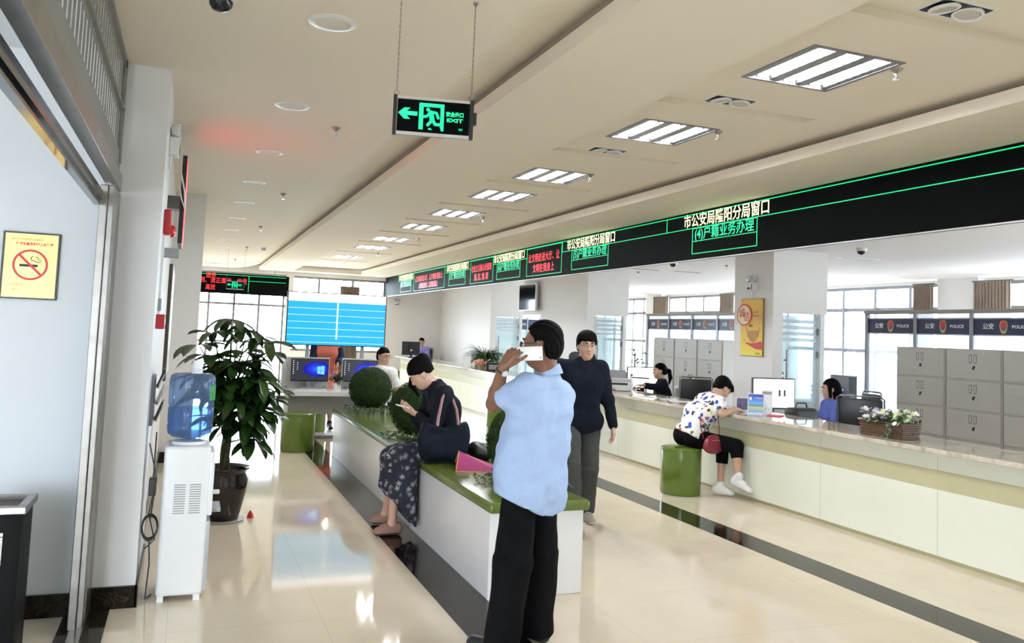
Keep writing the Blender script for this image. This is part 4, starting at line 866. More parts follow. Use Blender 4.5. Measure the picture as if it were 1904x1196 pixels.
# ---- curtains
CURT = mat('taupe_curtain', (0.285, 0.215, 0.165), 0.8, var=0.18, vscale=3)
def curtain(y0, y1, label):
    t = thing('curtain', label, 'curtain', (XW-0.34, (y0+y1)/2, 0), 0, 'taupe window curtains'); w_ = (y1-y0)/2; n = 90; m = MB()
    rows = []
    for z in (0.0, 0.8, 1.6, 2.3, 2.76): rows.append([Vector((0.035*math.sin(k*0.75+0.3*math.sin(k*0.31))*(1.0 if z > 0.5 else 1.2), -w_+2*w_*k/n, z)) for k in range(n+1)])
    vs = [p for r in rows for p in r]; N = n+1
    m.add(vs, [(i*N+k, i*N+k+1, (i+1)*N+k+1, (i+1)*N+k) for i in range(len(rows)-1) for k in range(n)]); m.build('drape', CURT, t, True)
    m = MB(); m.tube([(0, -w_-0.05, 2.775), (0, w_+0.05, 2.775)], 0.012, 8); m.build('rod', STEELD, t); return t
curtain(10.92, 11.30, 'narrow taupe curtain beside the window pier over the near partition'); curtain(9.45, 10.08, 'wide taupe curtain over the near cabinets at the frame edge'); curtain(19.5, 20.2, 'taupe curtain in the window left of the poster pillar'); curtain(16.6, 17.1, 'taupe curtain edge touching the poster pillar')
cu3 = curtain(0, 0.55, 'small brown curtain in the end window above the big screen'); cu3.location = (4.25, YF-0.08, 0.0); cu3.rotation_euler = (0, 0, PI/2)

# ---- wall television
wt = thing('wall_television', 'dark television hung high on the pale pier beyond the man on the phone', 'television', (6.93, 17.0, 2.42), -PI/2)
m = MB(); m.box(-0.49, 0.49, -0.05, 0.0, -0.30, 0.30); m.build('case', WHITEP, wt, bevel=0.006)
m = MB(); m.box(-0.46, 0.46, -0.052, -0.05, -0.27, 0.27); m.build('screen', BLACKG, wt)
m = MB(); m.box(-0.2, 0.2, 0, 0.07, -0.1, 0.1); m.build('wall_bracket', STEELD, wt)
m = MB(); m.box(7.0, 7.06, 16.5, 17.5, 2.05, CZ); struct(m.build('wall_pier_4', WALL))

# ---- chairs and desks behind the counter
def office_chair(loc, rz, label):
    t = thing('office_chair', label, 'chair', loc, rz, 'black office chairs')      # sitter faces +y
    m = MB(); m.box(-0.24, 0.24, -0.23, 0.24, 0.43, 0.50); m.build('seat', BLACK, t, True, bevel=0.03)
    m = MB(); Mx = Matrix.Translation((0, -0.25, 0.58)) @ Matrix.Rotation(0.12, 4, 'X'); m.box(-0.22, 0.22, -0.03, 0.03, 0.0, 0.50, Mx); m.build('backrest', BLACK, t, True, bevel=0.025)
    m = MB(); m.tube([Mx @ Vector(p) for p in ((-0.235, 0, 0.02), (-0.235, 0, 0.50), (-0.2, 0, 0.525), (0.2, 0, 0.525), (0.235, 0, 0.50), (0.235, 0, 0.02))], 0.010, 8); m.build('back_frame', STEELD, t, True)
    m = MB(); m.tube([(0, 0, 0.08), (0, 0, 0.43)], 0.028, 12); m.build('gas_post', BLACK, t, True)
    for k in range(5):
        a = k*2*PI/5; m = MB(); m.tube([(0, 0, 0.10), (0.27*math.cos(a), 0.27*math.sin(a), 0.07)], [0.024, 0.015], 8); lo = m.build('base_arm', BLACK, t, True)
        m = MB(); m.ball((0.27*math.cos(a), 0.27*math.sin(a), 0.03), 0.03, 12, 8); m.build('caster', BLACK, lo, True)
    return t
oc = office_chair((6.97, 10.60, 0), -0.45, 'empty black office chair beside the uniformed officer')
dup(oc, (6.98, 7.32, 0), -0.78, 'black office chair with chrome rim behind the flower basket')
for a, z, y, x, l_ in ((0, 0.735, 8.3, 6.42, 'bright monitor with a form on screen facing the officer in blue'),):
    monitor((6.42, 8.10, 0.735), math.radians(-6), l_, 0.56, 0.36, 'form', 'white screen monitors', 0.13)
monitor((6.66, 11.52, 0.735), math.radians(-14), 'bright white monitor in front of the officer with the ponytail', 0.52, 0.34, 'blank', 'white screen monitors', 0.11)
monitor((5.66, 22.2, 0.87), math.radians(195), 'black monitor back at the far end of the counter', 0.55, 0.36, None, 'monitors seen from behind', 0.06)
monitor((6.45, 13.0, 0.735), math.radians(200), 'dark monitor back beside the walking man', 0.52, 0.36, None, 'monitors seen from behind', 0.08)
dsk = thing('office_desk', 'cluttered dark office desk seen past the frosted glass door', 'desk', (9.75, 10.95, 0))
m = MB(); m.box(-0.6, 0.55, -0.35, 0.4, 0.70, 0.74); m.build('desktop', mat('dark_desk', (0.04, 0.038, 0.045), 0.4), dsk, bevel=0.004)
for x in (-0.58, 0.5): m = MB(); m.box(x, x+0.04, -0.33, 0.38, 0, 0.70); m.build('side_panel', BLACK, dsk)
m = MB(); m.box(-0.54, 0.5, -0.3, -0.28, 0.2, 0.70); m.build('modesty_panel', BLACK, dsk)
pl_ = thing('paper_pile', 'untidy pile of papers and folders on the dark office desk', 'papers', (9.7, 10.9, 0.74))
for k in range(7):
    m = MB(); m.box(-0.21, 0.21, -0.15, 0.15, 0.035*k, 0.035*k+0.03, Rz(rnd.uniform(-0.4, 0.4))); m.build('folder', WHITEP if k % 2 else mat('folder_blue', (0.08, 0.10, 0.25), 0.5), pl_)
cv = thing('computer_tower', 'grey computer tower standing on the dark office desk', 'computer', (10.12, 11.0, 0.74))
m = MB(); m.box(-0.1, 0.1, -0.2, 0.2, 0, 0.42); m.build('case', GREYP, cv, bevel=0.006); m = MB(); m.box(-0.08, 0.08, -0.204, -0.2, 0.02, 0.4); m.build('front_panel', BLACK, cv)
cp2 = thing('glass_tumbler', 'clear tumbler on the dark office desk', 'tumbler', (9.98, 10.66, 0.74))
m = MB(); m.lathe([(0.035, 0), (0.04, 0.14), (0.037, 0.14), (0.032, 0.01)], 18, cap1=False); m.build('glass', glassy('tumbler_glass', (0.9, 0.95, 0.95), 0.1, 0.08), cp2, True)
p2 = thing('broadleaf_plant', 'dark leafy plant behind the counter by the far partition', 'potted plant', (9.6, 17.0, 0))
m = MB(); m.lathe([(0.12, 0), (0.16, 0.3), (0.17, 0.32), (0.14, 0.32)], 24); m.build('pot', BLACK, p2, True)
m = MB(); r2 = random.Random(8)
for k in range(26):
    a = r2.random()*6.28; z = r2.uniform(0.5, 1.35); leaflet(m, Vector((0.05*math.cos(a), 0.05*math.sin(a), z)), Vector((math.cos(a), math.sin(a), 0.9)), r2.uniform(0.25, 0.4), 0.05, 1.2, 0)
m.tube([(0, 0, 0.3), (0, 0, 1.3)], 0.015); m.build('foliage', mat('dull_leaf', (0.03, 0.05, 0.02), 0.5, var=0.3), p2)

# ---- things on the counter
HC = 0.87
bk = thing('flower_basket', 'brown wicker trough of white and lilac flowers on the counter', 'flower basket', (5.67, 5.62, HC))
m = MB()
m.rings([[Vector((sx*(0.085+0.012*z/0.13), sy*(0.225+0.012*z/0.13), z)) for sx, sy in ((-1, -1), (1, -1), (1, 1), (-1, 1))] for z in (0.0, 0.13)])
WICK = mat('wicker', (0.105, 0.055, 0.030), 0.6, var=0.45, vscale=45, bump=0.6, bscale=90); m.build('trough', WICK, bk)
m = MB()
for k in range(7):
    z = 0.01+0.019*k; a, b = 0.088+0.012*z/0.13, 0.228+0.012*z/0.13; N = 64; pts = []
    per = [(-a, -b), (a, -b), (a, b), (-a, b)]
    for s in range(4):
        (x0, y0), (x1, y1) = per[s], per[(s+1) % 4]; q = 6 if s % 2 == 0 else 18
        for i in range(q): u = i/q; o_ = 0.0035*math.cos((i+k)*PI); L = math.hypot(x1-x0, y1-y0); pts.append((x0+(x1-x0)*u+o_*(y1-y0)/L, y0+(y1-y0)*u-o_*(x1-x0)/L, z))
    m.tube(pts, 0.0075, 6, closed=True)
m.build('weave', WICK, bk, True)
m = MB(); r2 = random.Random(21)
for k in range(420): leafquad(m, Vector((r2.uniform(-0.11, 0.11), r2.uniform(-0.24, 0.24), r2.uniform(0.10, 0.20))), Vector((r2.gauss(0, 0.7), r2.gauss(0, 0.7), 1)), r2.uniform(0.025, 0.05), r2)
for k in range(26): leafquad(m, Vector((-0.11+r2.gauss(0, 0.01), -0.1+r2.gauss(0, 0.02), r2.uniform(0.0, 0.12))), Vector((-1, 0, 0.2)), 0.03, r2)
m.build('leaves', mat('basket_leaf', (0.06, 0.115, 0.03), 0.5, var=0.4, vscale=25), bk)
def bloom(m, c, r, n=7):
    ax = Vector((r2.gauss(-0.5, 0.5), r2.gauss(0, 0.6), 0.9)).normalized(); t = ax.orthogonal().normalized(); b = ax.cross(t)
    for k in range(n):
        a0, a1, a2 = (2*PI*(k+q)/n for q in (0.02, 0.5, 0.98)); e = lambda a, q, h: c+(t*math.cos(a)+b*math.sin(a))*r*q+ax*r*h
        m.add([c, e(a0, 0.75, 0.25), e(a1, 1.0, 0.45), e(a2, 0.75, 0.25)], [(0, 1, 2, 3)])
for nm, mt2, cnt, rr, y0, y1 in (('white_bloom', mat('petal_white', (0.82, 0.80, 0.74), 0.6), 40, 0.026, -0.25, 0.25), ('lilac_bloom', mat('petal_lilac', (0.42, 0.36, 0.52), 0.6), 30, 0.027, -0.08, 0.22), ('cream_bloom', mat('petal_cream', (0.62, 0.66, 0.42), 0.6), 20, 0.027, -0.25, 0.0)):
    at_ = [(Vector((r2.uniform(-0.12, 0.09), r2.uniform(y0, y1), r2.uniform(0.145, 0.225))), rr*r2.uniform(0.8, 1.25)) for k in range(cnt)]
    if nm == 'white_bloom': at_ += [(Vector((-0.115, -0.10+r2.gauss(0, 0.012), z)), 0.02) for z in (0.03, 0.07, 0.10)]+[(Vector((-0.12, y, 0.125)), 0.026) for y in (-0.22, -0.18, 0.02, 0.1, 0.16, 0.21)]
    for c_, q_ in at_: m = MB(); bloom(m, c_, q_); m.build(nm, mt2, bk)
def card(name, label, cat, loc, rz, w_, h, mt2, extra=None, lean=0.15):
    t = thing(name, label, cat, loc, rz); Mx = Matrix.Rotation(-lean, 4, 'X')
    m = MB(); m.box(-w_/2, w_/2, -0.004, 0.004, 0.004, h, Mx); m.build('panel', WHITEP, t)
    m = MB(); m.box(-w_/2+0.008, w_/2-0.008, -0.0055, -0.004, 0.012, h-0.008, Mx); m.build('print', mt2, t)
    m = MB(); m.box(-w_/2, w_/2, -0.02, 0.05, 0, 0.006); m.build('foot', WHITEP, t)
    if extra: extra(t, Mx)
    return t
def sky_card():
    m = bpy.data.materials.new('blue_card_print'); m.use_nodes = True; nt = m.node_tree; b = nt.nodes['Principled BSDF']; t = nt.nodes.new('ShaderNodeTexCoord'); sx = nt.nodes.new('ShaderNodeSeparateXYZ'); nt.links.new(t.outputs['Generated'], sx.inputs[0])
    nt.links.new(ramp(nt, sx.outputs['Z'], [(0.0, (0.15, 0.35, 0.75)), (0.3, (0.55, 0.6, 0.3)), (0.38, (0.1, 0.25, 0.15)), (0.5, (0.15, 0.45, 0.85)), (0.8, (0.05, 0.12, 0.55)), (1, (0.04, 0.05, 0.35))]), b.inputs['Base Color']); return m
def blue_extra(t, Mx):
    P = Mx @ frame_M((0, -0.0055, 0), (1, 0, 0), (0, 0, 1)); flat('badge', [disc(-0.055, 0.16, 0.013, 0.02)], WHITEP, t, P, 0, 0.0006); text_mesh('heading', '办事指南', 0.022, WHITEP, t, P @ Matrix.Translation((0.025, 0.165, 0)), 0.0004)
card('information_card', 'blue printed information card standing before the writing woman', 'card', (5.72, 7.50, HC), math.radians(-35), 0.17, 0.215, sky_card(), blue_extra)
def qr_extra(t, Mx):
    P = Mx @ frame_M((0, -0.0055, 0), (1, 0, 0), (0, 0, 1)); flat('header_band', [[(-0.047, 0.205), (0.047, 0.205), (0.047, 0.235), (-0.047, 0.235)]], GREYP, t, P, 0, 0.0006); text_mesh('caption', '扫一扫', 0.016, INK, t, P @ Matrix.Translation((0, 0.045, 0)), 0.0004)
card('payment_stand', 'narrow white stand with a dark header on the counter', 'stand', (5.88, 7.52, HC), math.radians(-35), 0.11, 0.25, WHITEP, qr_extra, 0.08)
card('purple_card', 'dark purple card leaning behind the writing hand', 'card', (5.82, 7.80, HC), math.radians(-40), 0.22, 0.15, mat('purple_print', (0.06, 0.04, 0.16), 0.4, var=0.4, vscale=20), None, 0.3)
card('reply_card', 'white card stand beside the pink potted flowers', 'card', (5.42, 16.55, HC), math.radians(-20), 0.16, 0.24, WHITEP, None, 0.1)
card('ticket_stand', 'white stand by the chrome post at the far counter', 'stand', (5.66, 14.85, HC), math.radians(-20), 0.10, 0.19, WHITEP, None, 0.1)
rb = thing('red_booklet', 'red booklet lying on the counter beside the monitor', 'booklet', (5.80, 7.28, HC), 0.7)
m = MB(); m.box(-0.10, 0.10, -0.07, 0.07, 0, 0.008); m.build('cover', mat('booklet_red', (0.50, 0.02, 0.06), 0.4), rb); m = MB(); m.box(-0.095, 0.101, -0.065, 0.065, 0.002, 0.006); m.build('pages', WHITEP, rb)
def sheet(loc, rz, label, a=0.105, b=0.15):
    t = thing('paper_sheet', label, 'paper', loc, rz); m = MB(); n = 6
    m.rings([[Vector((-a, -b+2*b*k/n, 0.001+0.003*math.sin(k*1.3)**2)), Vector((a, -b+2*b*k/n, 0.001+0.003*math.sin(k*1.1+1)**2)), Vector((a, -b+2*b*k/n, 0.0)), Vector((-a, -b+2*b*k/n, 0.0))] for k in range(n+1)]); m.build('sheet', WHITEP, t)
    m = MB()
    for k in range(9): m.box(-a*0.8, a*rnd.uniform(0.3, 0.8), b*0.8-0.03*k-0.002, b*0.8-0.03*k+0.001, 0.0042, 0.0046)
    m.build('print', GREYP, t); return t
sheet((5.62, 7.62, HC), -0.7, 'white form under the hand of the writing woman'); sheet((5.60, 9.60, HC), 0.5, 'white papers beside the printer'); sheet((5.72, 9.25, HC), -0.4, 'white sheet in front of the uniformed officer'); sheet((5.72, 8.95, HC), 1.1, 'second white sheet in front of the uniformed officer')
bb = thing('black_bag', 'soft black bag lying on the desk between the stand and the monitor', 'bag', (6.36, 7.55, 0.735))
m = MB(); m.box(-0.17, 0.17, -0.10, 0.10, 0, 0.20); m.build('bag_body', mat('black_nylon', (0.010, 0.010, 0.011), 0.45), bb, True, bevel=0.05, seg=4)
m = MB(); m.tube([(-0.08, 0, 0.195), (-0.06, 0, 0.25), (0.06, 0, 0.25), (0.08, 0, 0.195)], 0.008, 8); m.build('handle', BLACK, bb, True)
def printer(loc, rz, label):
    t = thing('printer', label, 'printer', loc, rz)
    m = MB(); m.box(-0.22, 0.22, -0.17, 0.17, 0.0, 0.13); m.build('body', WHITEP, t, True, bevel=0.025)
    m = MB(); m.box(-0.20, 0.20, -0.14, 0.16, 0.13, 0.17); m.build('lid', mat('printer_grey', (0.55, 0.55, 0.54), 0.4), t, True, bevel=0.015)
    m = MB(); m.box(-0.16, 0.14, -0.172, -0.168, 0.085, 0.115); m.build('paper_slot', BLACK, t)
    m = MB(); Mx = Matrix.Translation((0, 0.13, 0.165)) @ Matrix.Rotation(-0.5, 4, 'X'); m.box(-0.15, 0.15, -0.005, 0.005, 0, 0.13, Mx); m.build('paper_support', GREYP, t); return t
printer((5.80, 10.78, HC), math.radians(-22), 'white desktop printer on the counter beside the walking man')
def post(loc, label):
    t = thing('barrier_post', label, 'barrier post', loc, 0, 'chrome counter posts')
    m = MB(); m.lathe([(0.035, 0), (0.033, 0.008), (0.012, 0.012)], 20); m.build('base', CHROME, t, True); m = MB(); m.tube([(0, 0, 0.01), (0, 0, 0.25)], 0.012, 12); m.build('pole', CHROME, t, True)
    m = MB(); m.ball((0, 0, 0.265), 0.018, 14, 10); m.build('ball_cap', STEELD, t, True); m = MB(); m.tube([(-0.02, 0, 0.235), (0.28, 0.03, 0.225)], 0.008, 8); m.build('arm', BLACK, t, True); return t
ps = post((5.52, 9.85, HC), 'chrome post with a black arm beside the white printer'); dup(ps, (5.62, 14.75, HC), 0.2, 'chrome post with a black arm beyond the raised forearm')
fp2 = thing('potted_flowers', 'small brown pot of peach pink flowers on the far counter', 'potted flowers', (5.52, 15.95, HC))
m = MB(); m.lathe([(0.05, 0), (0.065, 0.1), (0.07, 0.11), (0.058, 0.11)], 20); m.build('pot', mat('tan_pot', (0.30, 0.20, 0.13), 0.6), fp2, True)
m = MB(); r2 = random.Random(31)
for k in range(40): bloom(m, Vector((r2.gauss(0, 0.06), r2.gauss(0, 0.06), 0.15+r2.gauss(0, 0.025))), 0.035)
m.build('blooms', mat('peach_petal', (0.78, 0.42, 0.33), 0.6), fp2)
cr_ = thing('card_reader', 'black terminal with a pale screen on the far counter', 'terminal', (5.62, 15.5, HC), math.radians(-15))
m = MB(); Mx = Matrix.Rotation(0.15, 4, 'X'); m.box(-0.15, 0.15, -0.03, 0.05, 0, 0.17, Mx); m.build('case', BLACK, cr_, bevel=0.01); m = MB(); m.box(-0.09, 0.09, -0.032, -0.03, 0.04, 0.13, Mx); m.build('screen', GREYP, cr_)
gp = thing('grass_plant', 'bushy grass-leaved plant in a black tub behind the far counter', 'potted plant', (6.43, 18.3, 0.735))
m = MB(); m.lathe([(0.18, 0), (0.26, 0.28), (0.28, 0.30), (0.24, 0.30)], 28); m.build('tub', BLACK, gp, True)
m = MB(); r2 = random.Random(41)
for k in range(330):
    a = r2.random()*6.28; L = r2.uniform(0.3, 0.62); leaflet(m, Vector((0.12*math.cos(a)*r2.random(), 0.12*math.sin(a)*r2.random(), 0.28)), Vector((math.cos(a), math.sin(a), r2.uniform(0.6, 2.6))), L, 0.011, r2.uniform(1.2, 2.6), 0)
m.build('foliage', mat('grass_leaf', (0.045, 0.11, 0.03), 0.45, var=0.4, vscale=8), gp)
rc = thing('red_crate', 'orange red box behind the counter beside the officer', 'box', (6.55, 12.1, 0.735))
m = MB(); m.box(-0.12, 0.12, -0.12, 0.12, 0, 0.32); m.build('box', mat('orange_red', (0.50, 0.10, 0.05), 0.6), rc, bevel=0.006); m = MB(); m.box(-0.125, 0.125, -0.125, 0.125, 0.32, 0.34); m.build('lid', mat('orange_red', (0.5, 0.1, 0.05), 0.6), rc)
ob = thing('storage_table', 'low white table piled with papers behind the officer', 'table', (7.8, 11.5, 0))
m = MB(); m.box(-0.4, 0.4, -0.3, 0.3, 0.85, 0.88); m.build('tabletop', WHITEP, ob)
for x in (-0.37, 0.37):
    for y in (-0.27, 0.27): m = MB(); m.box(x-0.02, x+0.02, y-0.02, y+0.02, 0, 0.85); m.build('leg', GREYP, ob)
# ================================================================== PEOPLE (smooth unions of tapered limbs meshed as one surface)
def V(*a): return np.array(a, dtype=np.float64)
def nrm(a): a = np.asarray(a, float); return a/np.linalg.norm(a)
class Blend:
    def __init__(s, h): s.h = h; s.P = []
    def _add(s, lo, hi, fn, k, op): s.P.append((np.array(lo), np.array(hi), fn, k, op)); return s
    def cap(s, a, b, ra, rb=None, k=0.02, op='u', flat=False):
        a = np.asarray(a, float); b = np.asarray(b, float); rb = ra if rb is None else rb; d = b-a; L2 = max(float(d@d), 1e-9); r = max(ra, rb)
        def fn(X, Y, Z):
            px, py, pz = X-a[0], Y-a[1], Z-a[2]; t = (px*d[0]+py*d[1]+pz*d[2])/L2; tc = np.clip(t, 0, 1)
            q = np.sqrt((px-tc*d[0])**2+(py-tc*d[1])**2+(pz-tc*d[2])**2)-(ra+(rb-ra)*tc)
            if flat: q = np.maximum(q, np.maximum(-t, t-1)*math.sqrt(L2))
            return q
        return s._add(np.minimum(a, b)-r, np.maximum(a, b)+r, fn, k, op)
    def ell(s, c, r, M=None, k=0.02, op='u'):
        c = np.asarray(c, float); r = np.asarray(r, float); M = np.eye(3) if M is None else M; R_ = float(max(r))
        def fn(X, Y, Z):
            px, py, pz = X-c[0], Y-c[1], Z-c[2]
            u = [(M[i, 0]*px+M[i, 1]*py+M[i, 2]*pz) for i in range(3)]
            k0 = np.sqrt(sum((u[i]/r[i])**2 for i in range(3))); k1 = np.sqrt(sum((u[i]/r[i]**2)**2 for i in range(3)))+1e-9
            return k0*(k0-1)/k1
        return s._add(c-R_, c+R_, fn, k, op)
    def plane(s, fn): return s._add(np.full(3, np.nan), np.full(3, np.nan), fn, 0, 'i')
    def mesh(s, post=None):
        h = s.h; los = np.array([p[0] for p in s.P if p[4] == 'u']); his = np.array([p[1] for p in s.P if p[4] == 'u'])
        lo = los.min(0)-4*h; hi = his.max(0)+4*h; N = np.ceil((hi-lo)/h).astype(int)+1
        ax = [(lo[i]+h*np.arange(N[i])).astype(np.float32) for i in range(3)]
        F = np.full(N, 0.08, np.float32)
        for plo, phi, fn, k, op in s.P:
            if np.isnan(plo[0]): i0 = np.zeros(3, int); i1 = N
            else:
                mg = 0.05+k; i0 = np.clip(np.floor((plo-mg-lo)/h).astype(int), 0, N); i1 = np.clip(np.ceil((phi+mg-lo)/h).astype(int)+1, 0, N)
            if (i1 <= i0).any(): continue
            X, Y, Z = np.meshgrid(*[ax[i][i0[i]:i1[i]] for i in range(3)], indexing='ij', sparse=True)
            d = fn(X, Y, Z).astype(np.float32); sl = tuple(slice(a, b) for a, b in zip(i0, i1)); A = F[sl]
            if op == 'u':
                if k > 0: q = np.maximum(k-np.abs(A-d), 0)/k; F[sl] = np.minimum(A, d)-q*q*k*0.25
                else: F[sl] = np.minimum(A, d)
            elif op == 's':
                q = np.maximum(k-np.abs(A+d), 0)/max(k, 1e-6); F[sl] = np.maximum(A, -d)+q*q*k*0.25
            else: F[sl] = np.maximum(A, d)
        if post is not None:
            X, Y, Z = np.meshgrid(*ax, indexing='ij', sparse=True); F = post(F, X, Y, Z)
        return nets(F, lo, h)
def nets(F, lo, h):
    S = F < 0; n = F.shape
    c = np.zeros(tuple(k-1 for k in n), np.int8)
    offs = [(i, j, k) for i in (0, 1) for j in (0, 1) for k in (0, 1)]
    for i, j, k in offs: c += S[i:n[0]-1+i, j:n[1]-1+j, k:n[2]-1+k]
    act = (c > 0) & (c < 8); idx = np.argwhere(act); ids = np.full(act.shape, -1, np.int64); ids[act] = np.arange(len(idx))
    acc = np.zeros((len(idx), 3)); cnt = np.zeros(len(idx))
    vals = {o: F[idx[:, 0]+o[0], idx[:, 1]+o[1], idx[:, 2]+o[2]].astype(float) for o in offs}
    for o in offs:
        for a in range(3):
            if o[a] == 0:
                q = list(o); q[a] = 1; q = tuple(q); v0, v1 = vals[o], vals[q]; m_ = (v0 < 0) != (v1 < 0); t = v0/np.where(np.abs(v0-v1) < 1e-12, 1e-12, v0-v1)
                p = np.tile(np.array(o, float), (len(idx), 1)); p[:, a] += t; acc[m_] += p[m_]; cnt[m_] += 1
    verts = lo+h*(idx+acc/cnt[:, None]); quads = []
    for a in range(3):
        b, c2 = (a+1) % 3, (a+2) % 3; s0 = [slice(None)]*3; s1 = [slice(None)]*3; s0[a] = slice(0, -1); s1[a] = slice(1, None)
        A, B = S[tuple(s0)], S[tuple(s1)]; e = np.argwhere(A != B); e = e[(e[:, b] > 0) & (e[:, c2] > 0) & (e[:, b] < n[b]-1) & (e[:, c2] < n[c2]-1)]
        fl = A[tuple(e.T)]
        def g(db, dc): q = e.copy(); q[:, b] -= db; q[:, c2] -= dc; return ids[tuple(q.T)]
        Q = np.stack([g(1, 1), g(0, 1), g(0, 0), g(1, 0)], 1); Q[~fl] = Q[~fl][:, ::-1]; quads.append(Q)
    return verts, np.concatenate(quads)
def skin_obj(name, vq, mats, parent, regions=(), smooth=2):
    v, q = vq
    if smooth:      # light Laplacian pass
        for _ in range(smooth):
            acc = np.zeros_like(v); cn = np.zeros(len(v))
            for i in range(4):
                a, b = q[:, i], q[:, (i+1) % 4]; np.add.at(acc, a, v[b]); np.add.at(cn, a, 1); np.add.at(acc, b, v[a]); np.add.at(cn, b, 1)
            v = v*0.5+0.5*acc/np.maximum(cn, 1)[:, None]
    L = parent.location; vv = v-np.array((L.x, L.y, L.z)); me = bpy.data.meshes.new(name)
    me.vertices.add(len(vv)); me.vertices.foreach_set('co', vv.astype(np.float32).ravel()); me.loops.add(q.size); me.polygons.add(len(q))
    me.loops.foreach_set('vertex_index', q.ravel().astype(np.int32)); me.polygons.foreach_set('loop_start', np.arange(0, q.size, 4, dtype=np.int32)); me.polygons.foreach_set('loop_total', np.full(len(q), 4, np.int32))
    ms = mats if isinstance(mats, (list, tuple)) else [mats]
    for m_ in ms: me.materials.append(m_)
    if regions:
        cen = v[q].mean(1); mi = np.zeros(len(q), np.int32)
        for k, fn in regions: mi[fn(cen)] = k
        me.polygons.foreach_set('material_index', mi)
    me.polygons.foreach_set('use_smooth', np.ones(len(q), bool)); me.update(); me.validate()
    o = bpy.data.objects.new(name, me); COL.objects.link(o); o.parent = parent; return o
def folds(amp, freq, seed, zlo=-9, zhi=9):
    r = np.random.RandomState(seed); W = [(nrm(r.normal(size=3)*V(1, 1, 0.45)), freq*r.uniform(0.6, 1.7), r.uniform(0, 6.28)) for _ in range(5)]
    def post(F, X, Y, Z):
        D = 0
        for w_, f_, p_ in W:
            q = (X*w_[0]+Y*w_[1]+Z*w_[2])*f_+p_; D = D+np.sin(q+1.3*np.sin((X-Z+Y)*f_*0.37+p_))
        return F+(amp/2.2)*D.astype(np.float32)
    return post
def axes(f, u=(0, 0, 1)):
    """rows: right, forward, up"""
    f = nrm(f); r = nrm(np.cross(f, u)); u = np.cross(r, f); return np.array([r, f, u])
